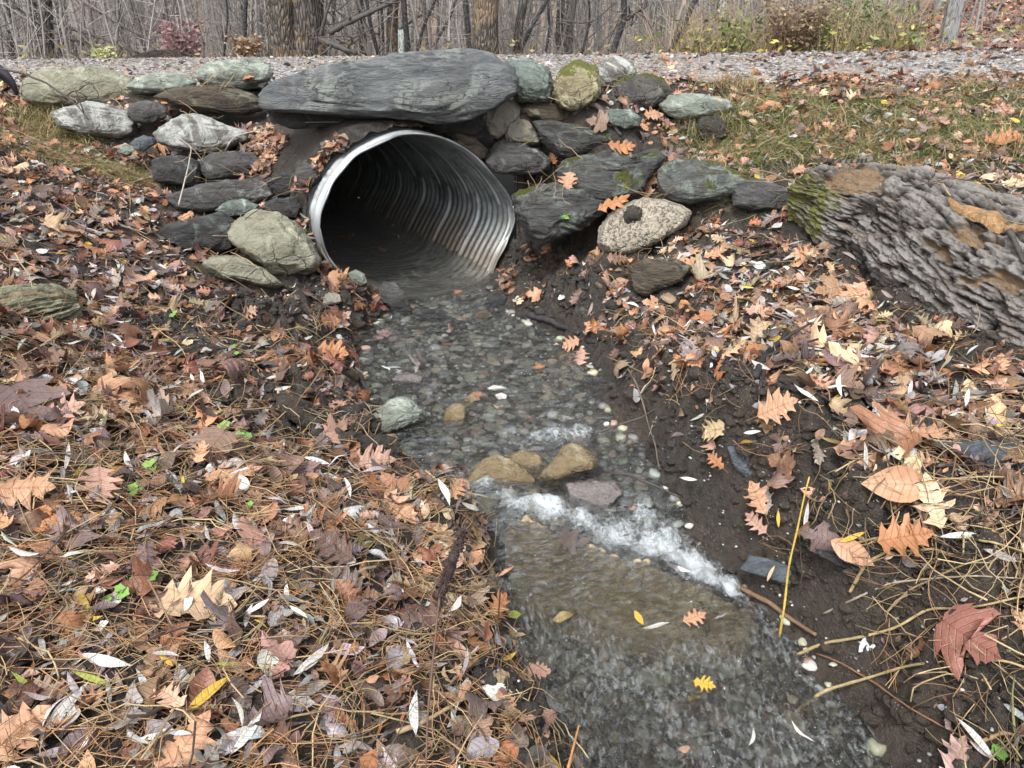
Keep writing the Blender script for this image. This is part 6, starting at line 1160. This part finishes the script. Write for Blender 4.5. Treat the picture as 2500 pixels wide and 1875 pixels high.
# thicket: saplings and brush
bag = Bag(); rs = np.random.RandomState(44)
def sapling(bag, x, y, h, r, n, colr, spread=.35):
    z = gh1(x, y); lean = rs.normal(size=2) * .12; k = np.linspace(0, 1, 7)[:, None]; top = np.array([x + lean[0] * h, y + lean[1] * h, z + h]); P = np.array([x, y, z]) * (1 - k) + top * k + rs.normal(size=(7, 3)) * .025 * h * .3 * np.array([1, 1, 0]); vv, qq, tt = tube(P, np.linspace(1, .3, 7) * r, 4); bag.add(vv, qq, None, colr)
    for j in range(n):
        f = rs.uniform(.05, 1); s0 = P[0] * (1 - f) + P[-1] * f; az = rs.uniform(0, 6.28); L = rs.uniform(.2, .7) * spread * h * .5; d = np.array([math.cos(az), math.sin(az), rs.uniform(-.1, 1.2)]); e = np.array([s0, s0 + d * L * .5 + rs.normal(size=3) * .03, s0 + d * L + rs.normal(size=3) * .06 + [0, 0, .05]]); vv, qq, tt = tube(e, np.array([.45, .3, .12]) * r, 3); bag.add(vv, qq, None, colr * rs.uniform(.8, 1.3))
for k in range(680):
    y = 9.6 + 20 * rs.rand() ** 1.5; x = rs.uniform(-.80, .45) * y if rs.rand() < .8 else rs.uniform(-.8, .8) * y
    g_ = rs.uniform(.17, .42); h = rs.uniform(2.0, 4.5) + max(0, 1.2 - gh1(x, y)); sapling(bag, x, y, h, rs.uniform(.006, .022) * (1 + y * .03), 16, np.array([g_ * 1.02, g_ * .97, g_ * .93]), .4)
for k in range(260):
    y = 8.4 + 8 * rs.rand() ** 1.5; x = rs.uniform(-.80, .3) * y; g_ = rs.uniform(.15, .5); sapling(bag, x, y, rs.uniform(1.2, 3.0) + max(0, 1.2 - gh1(x, y)), rs.uniform(.004, .009), 34, np.array([g_ * 1.02, g_ * .97, g_ * .92]), .7)
bag.build('thicket', M['brushm']); tag(bpy.data.objects['thicket'], 'dense grey leafless saplings and twigs beyond the road', 'thicket', kind='stuff')
bag = Bag(); rs = np.random.RandomState(45)
for k in range(420):
    y = rs.uniform(24, 70); x = rs.uniform(-.85, .85) * y; z = gh1(x, y); r = rs.uniform(.06, .22); H_t = rs.uniform(6, 12) + max(0, 1 - z); P = np.array([[x, y, z - .3], [x + rs.normal() * .3, y, z + H_t * .5], [x + rs.normal() * .6, y, z + H_t]]); vv, qq, tt = tube(resample(P, 6), np.linspace(1, .4, 6) * r, 6); g_ = rs.uniform(.26, .42); bag.add(vv, qq, None, np.array([g_, g_ * .98, g_ * .96]))
    for j in range(14):
        f = rs.uniform(.05, .9); s0 = P[0] * (1 - f) + P[2] * f; az = rs.uniform(0, 6.28); L = rs.uniform(.8, 2.5); d = np.array([math.cos(az), math.sin(az), rs.uniform(-.1, .8)]); vv, qq, tt = tube(np.array([s0, s0 + d * L * .5, s0 + d * L + rs.normal(size=3) * .2]), np.array([.28, .2, .1]) * r, 3); bag.add(vv, qq, None, np.array([g_, g_ * .98, g_ * .96]))
bag.build('far_woods', M['brushm']); tag(bpy.data.objects['far_woods'], 'grey mass of far leafless woods behind the thicket', 'woods', kind='stuff')
# dry brown brush and weeds along the right far verge
bag = Bag(); rs = np.random.RandomState(46)
def weed(x, y, h, colr, r=.003, leaf=None, m=6):
    z = gh1(x, y) - .02; az = rs.uniform(0, 6.28); b_ = rs.uniform(.1, .9); d = np.array([math.cos(az), math.sin(az), 0]); k = np.linspace(0, 1, 6)[:, None]; P = np.array([x, y, z]) + np.array([0, 0, 1]) * h * (k - .35 * b_ * k * k) + d * h * b_ * k * k + rs.normal(size=(6, 3)) * .012; vv, qq, tt = tube(P, np.linspace(1, .4, 6) * r, 3); bag.add(vv, qq, None, colr)
    if leaf is not None:
        for j in range(m):
            q = P[rs.randint(1, 6)] + rs.normal(size=3) * .03; a, b2, nn = frame(rs.normal(size=3) + [0, 0, .5], rs.uniform(0, 6.28)); L = rs.uniform(.02, .05); V_ = np.array([q - a * L, q + b2 * L * .4, q + a * L, q - b2 * L * .4]); bag.add(V_, [[0, 1, 2, 3]], None, np.array(leaf) * rs.uniform(.6, 1.3))
for k in range(5200):
    x = rs.uniform(.9, 7.2); y = 7.9 + 1.8 * rs.rand() ** 1.5 + (0 if x < 5.2 else .6); t = rs.rand() ** 1.35; dens_ = sm(.9, 2.2, np.array([x]))[0] * (1 - .93 * sm(.46, .50, np.array([x / y]))[0])
    if rs.rand() > dens_: continue
    hmax = .85 if x / y < .47 else .25
    if t < .60: weed(x, y, rs.uniform(.12, hmax), np.array((.43, .32, .21)) * rs.uniform(.5, 1.3), .003)
    elif t < .78: weed(x, y, rs.uniform(.15, hmax * .9), np.array((.22, .25, .13)) * rs.uniform(.6, 1.2), .0025, (.16, .22, .07), 5)
    elif t < .90 or x < 2.5: weed(x, y, rs.uniform(.1, .4), np.array((.40, .34, .18)) * rs.uniform(.6, 1.2), .0025, (.45, .40, .12), 4)
    elif rs.rand() < .4: weed(x, y - .1, rs.uniform(.08, .3), np.array((.34, .30, .12)), .002, (.42, .38, .12), 6)
    else: weed(x, y - .1, rs.uniform(.05, .25), np.array((.40, .34, .17)), .002)
for k in range(900):
    x = rs.uniform(-5, 1.2); y = 8.0 + rs.rand() * .8; weed(x, y, rs.uniform(.05, .35), np.array((.24, .2, .15)) * rs.uniform(.6, 1.3), .0025, (.28, .24, .12) if rs.rand() < .15 else None, 3)
bag.build('dry_brush', M['grass']); tag(bpy.data.objects['dry_brush'], 'tangled brown weeds and yellow-green brush along the far verge', 'brush', kind='stuff')
def bush(u, v, Y, w, h, n, colr, leaf, label, name='shrub', cat='shrub'):
    global bag
    p = py(u, v, Y); bag = Bag(); lb = Bag(); z = min(p[2], float(gh(p[0], p[1])[0]) + .0)
    for k in range(n):
        a = rs.uniform(0, 6.28); tip = np.array([p[0] + math.cos(a) * w * rs.rand() ** .5, p[1] + math.sin(a) * w * .6, p[2] + h * rs.uniform(.4, 1)]); b0 = np.array([p[0] + rs.normal() * w * .12, p[1], z]); P = resample([b0, (b0 + tip) / 2 + rs.normal(size=3) * .03, tip], 6); vv, qq, tt = tube(P, np.linspace(1, .4, 6) * .004, 3); bag.add(vv, qq, None, np.array(colr) * rs.uniform(.6, 1.3))
        for j in range(9):
            q = P[rs.randint(2, 6)] + rs.normal(size=3) * .03; aa, b2, nn = frame(rs.normal(size=3) + [0, -.5, .5], rs.uniform(0, 6.28)); L = rs.uniform(.012, .03); lb.add(np.array([q - aa * L, q + b2 * L * .5, q + aa * L, q - b2 * L * .5]), [[0, 1, 2, 3]], None, np.array(leaf) * rs.uniform(.5, 1.4))
    r_ = empty(name, (p[0], p[1], z)); tag(r_, label, cat); bag.build('twigs', M['grass'], r_); lb.build('leaves', M['grass'], r_)
bush(*c3((1510, 470))[0], 8.4, .28, .35, 80, (.25, .15, .15), (.27, .15, .155), 'reddish-pink leafed shrub behind the road on the left')
bush(*c3((2060, 460))[0], 8.1, .16, .15, 90, (.30, .2, .12), (.30, .21, .135), 'low clump of curled brown leaves left of the massive trunk', 'leaf_clump', 'leaf clump')
bush(*c6((900, 260))[0], 9.2, .40, .32, 160, (.15, .15, .08), (.14, .24, .10), 'green leafy bush in the right brush')
bush(*c6((680, 370))[0], 8.1, .22, .32, 60, (.3, .28, .14), (.34, .33, .14), 'yellow-green weedy shrub at the road edge, right side')
bush(*c6((430, 370))[0], 8.0, .34, .38, 200, (.30, .21, .15), (.26, .19, .12), 'tangled brown bramble mound at the right road edge', 'bramble', 'bramble')
bush(*c5((2000, 390))[0], 8.2, .22, .28, 50, (.24, .24, .14), (.34, .36, .14), 'pale yellow-green shrub left of the bramble mound')
bush(*c3((870, 490))[0], 7.85, .10, .07, 40, (.3, .3, .14), (.38, .40, .18), 'tiny yellow-green weed on the far edge of the road, left', 'weed', 'weed')
# leaves carpeting the slope right of the post
bag = Bag()
for k in range(6000):
    y = 7.8 + 22 * rs.rand() ** 1.3; x = rs.uniform(.42, .8) * y; z = gh1(x, y) + .01; a, b_, nn = frame(np.array([rs.normal() * .4, -.3 + rs.normal() * .3, 1]), rs.uniform(0, 6.28)); P, Qd, w = leaf_geo('oak2' if rs.rand() < .6 else 'ell', rs.uniform(.09, .17) * max(1, y / 11), rs, 1.2); bag.add(np.array([x, y, z + .01]) + P[:, :1] * a + P[:, 1:2] * b_ + P[:, 2:] * nn, Qd, None, pick(rs, TL + [('purple', 4), ('brown', 3)]), w / .3)
bag.build('slope_leaves', M['leaf']); tag(bpy.data.objects['slope_leaves'], 'brown leaves carpeting the slope at the far right', 'leaf litter', kind='stuff')
# ------------------------------------------------------------------ light, sky, camera
w = bpy.data.worlds.new('World'); SC.world = w; w.use_nodes = True; nt = w.node_tree; nt.nodes.clear()
sky = nt.nodes.new('ShaderNodeTexSky'); sky.sky_type = 'NISHITA'; sky.sun_disc = False; sky.sun_elevation = math.radians(48); sky.sun_rotation = math.radians(200); sky.air_density = 1.0; sky.dust_density = 3.0
hs = nt.nodes.new('ShaderNodeHueSaturation'); hs.inputs['Saturation'].default_value = .22; hs.inputs['Value'].default_value = 1.0
bgn = nt.nodes.new('ShaderNodeBackground'); bgn.inputs[1].default_value = .13; on = nt.nodes.new('ShaderNodeOutputWorld')
nt.links.new(sky.outputs[0], hs.inputs['Color']); nt.links.new(hs.outputs[0], bgn.inputs[0]); nt.links.new(bgn.outputs[0], on.inputs[0])
sl = bpy.data.lights.new('sun', 'SUN'); sl.energy = 1.5; sl.angle = math.radians(14); sl.color = (1, .97, .93); so = bpy.data.objects.new('sun', sl); COL.objects.link(so)
el, az = math.radians(58), math.radians(200); dv = Vector((math.sin(az) * math.cos(el), math.cos(az) * math.cos(el), math.sin(el))); so.rotation_euler = dv.to_track_quat('Z', 'Y').to_euler()
cam = bpy.data.cameras.new('camera'); cam.sensor_width = 36; cam.lens = 36 * F / W0; cam.clip_start = .05; cam.clip_end = 500
co = bpy.data.objects.new('camera', cam); COL.objects.link(co); co.location = (0, 0, ZC); co.rotation_euler = (math.pi / 2 - PITCH, 0, 0); SC.camera = co
SC.view_settings.view_transform = 'Standard'; SC.view_settings.look = 'None'; SC.view_settings.gamma = 1; SC.view_settings.exposure = 1.2
SC.cycles.max_bounces = 6; SC.cycles.transparent_max_bounces = 8; SC.cycles.caustics_reflective = False; SC.cycles.caustics_refractive = False
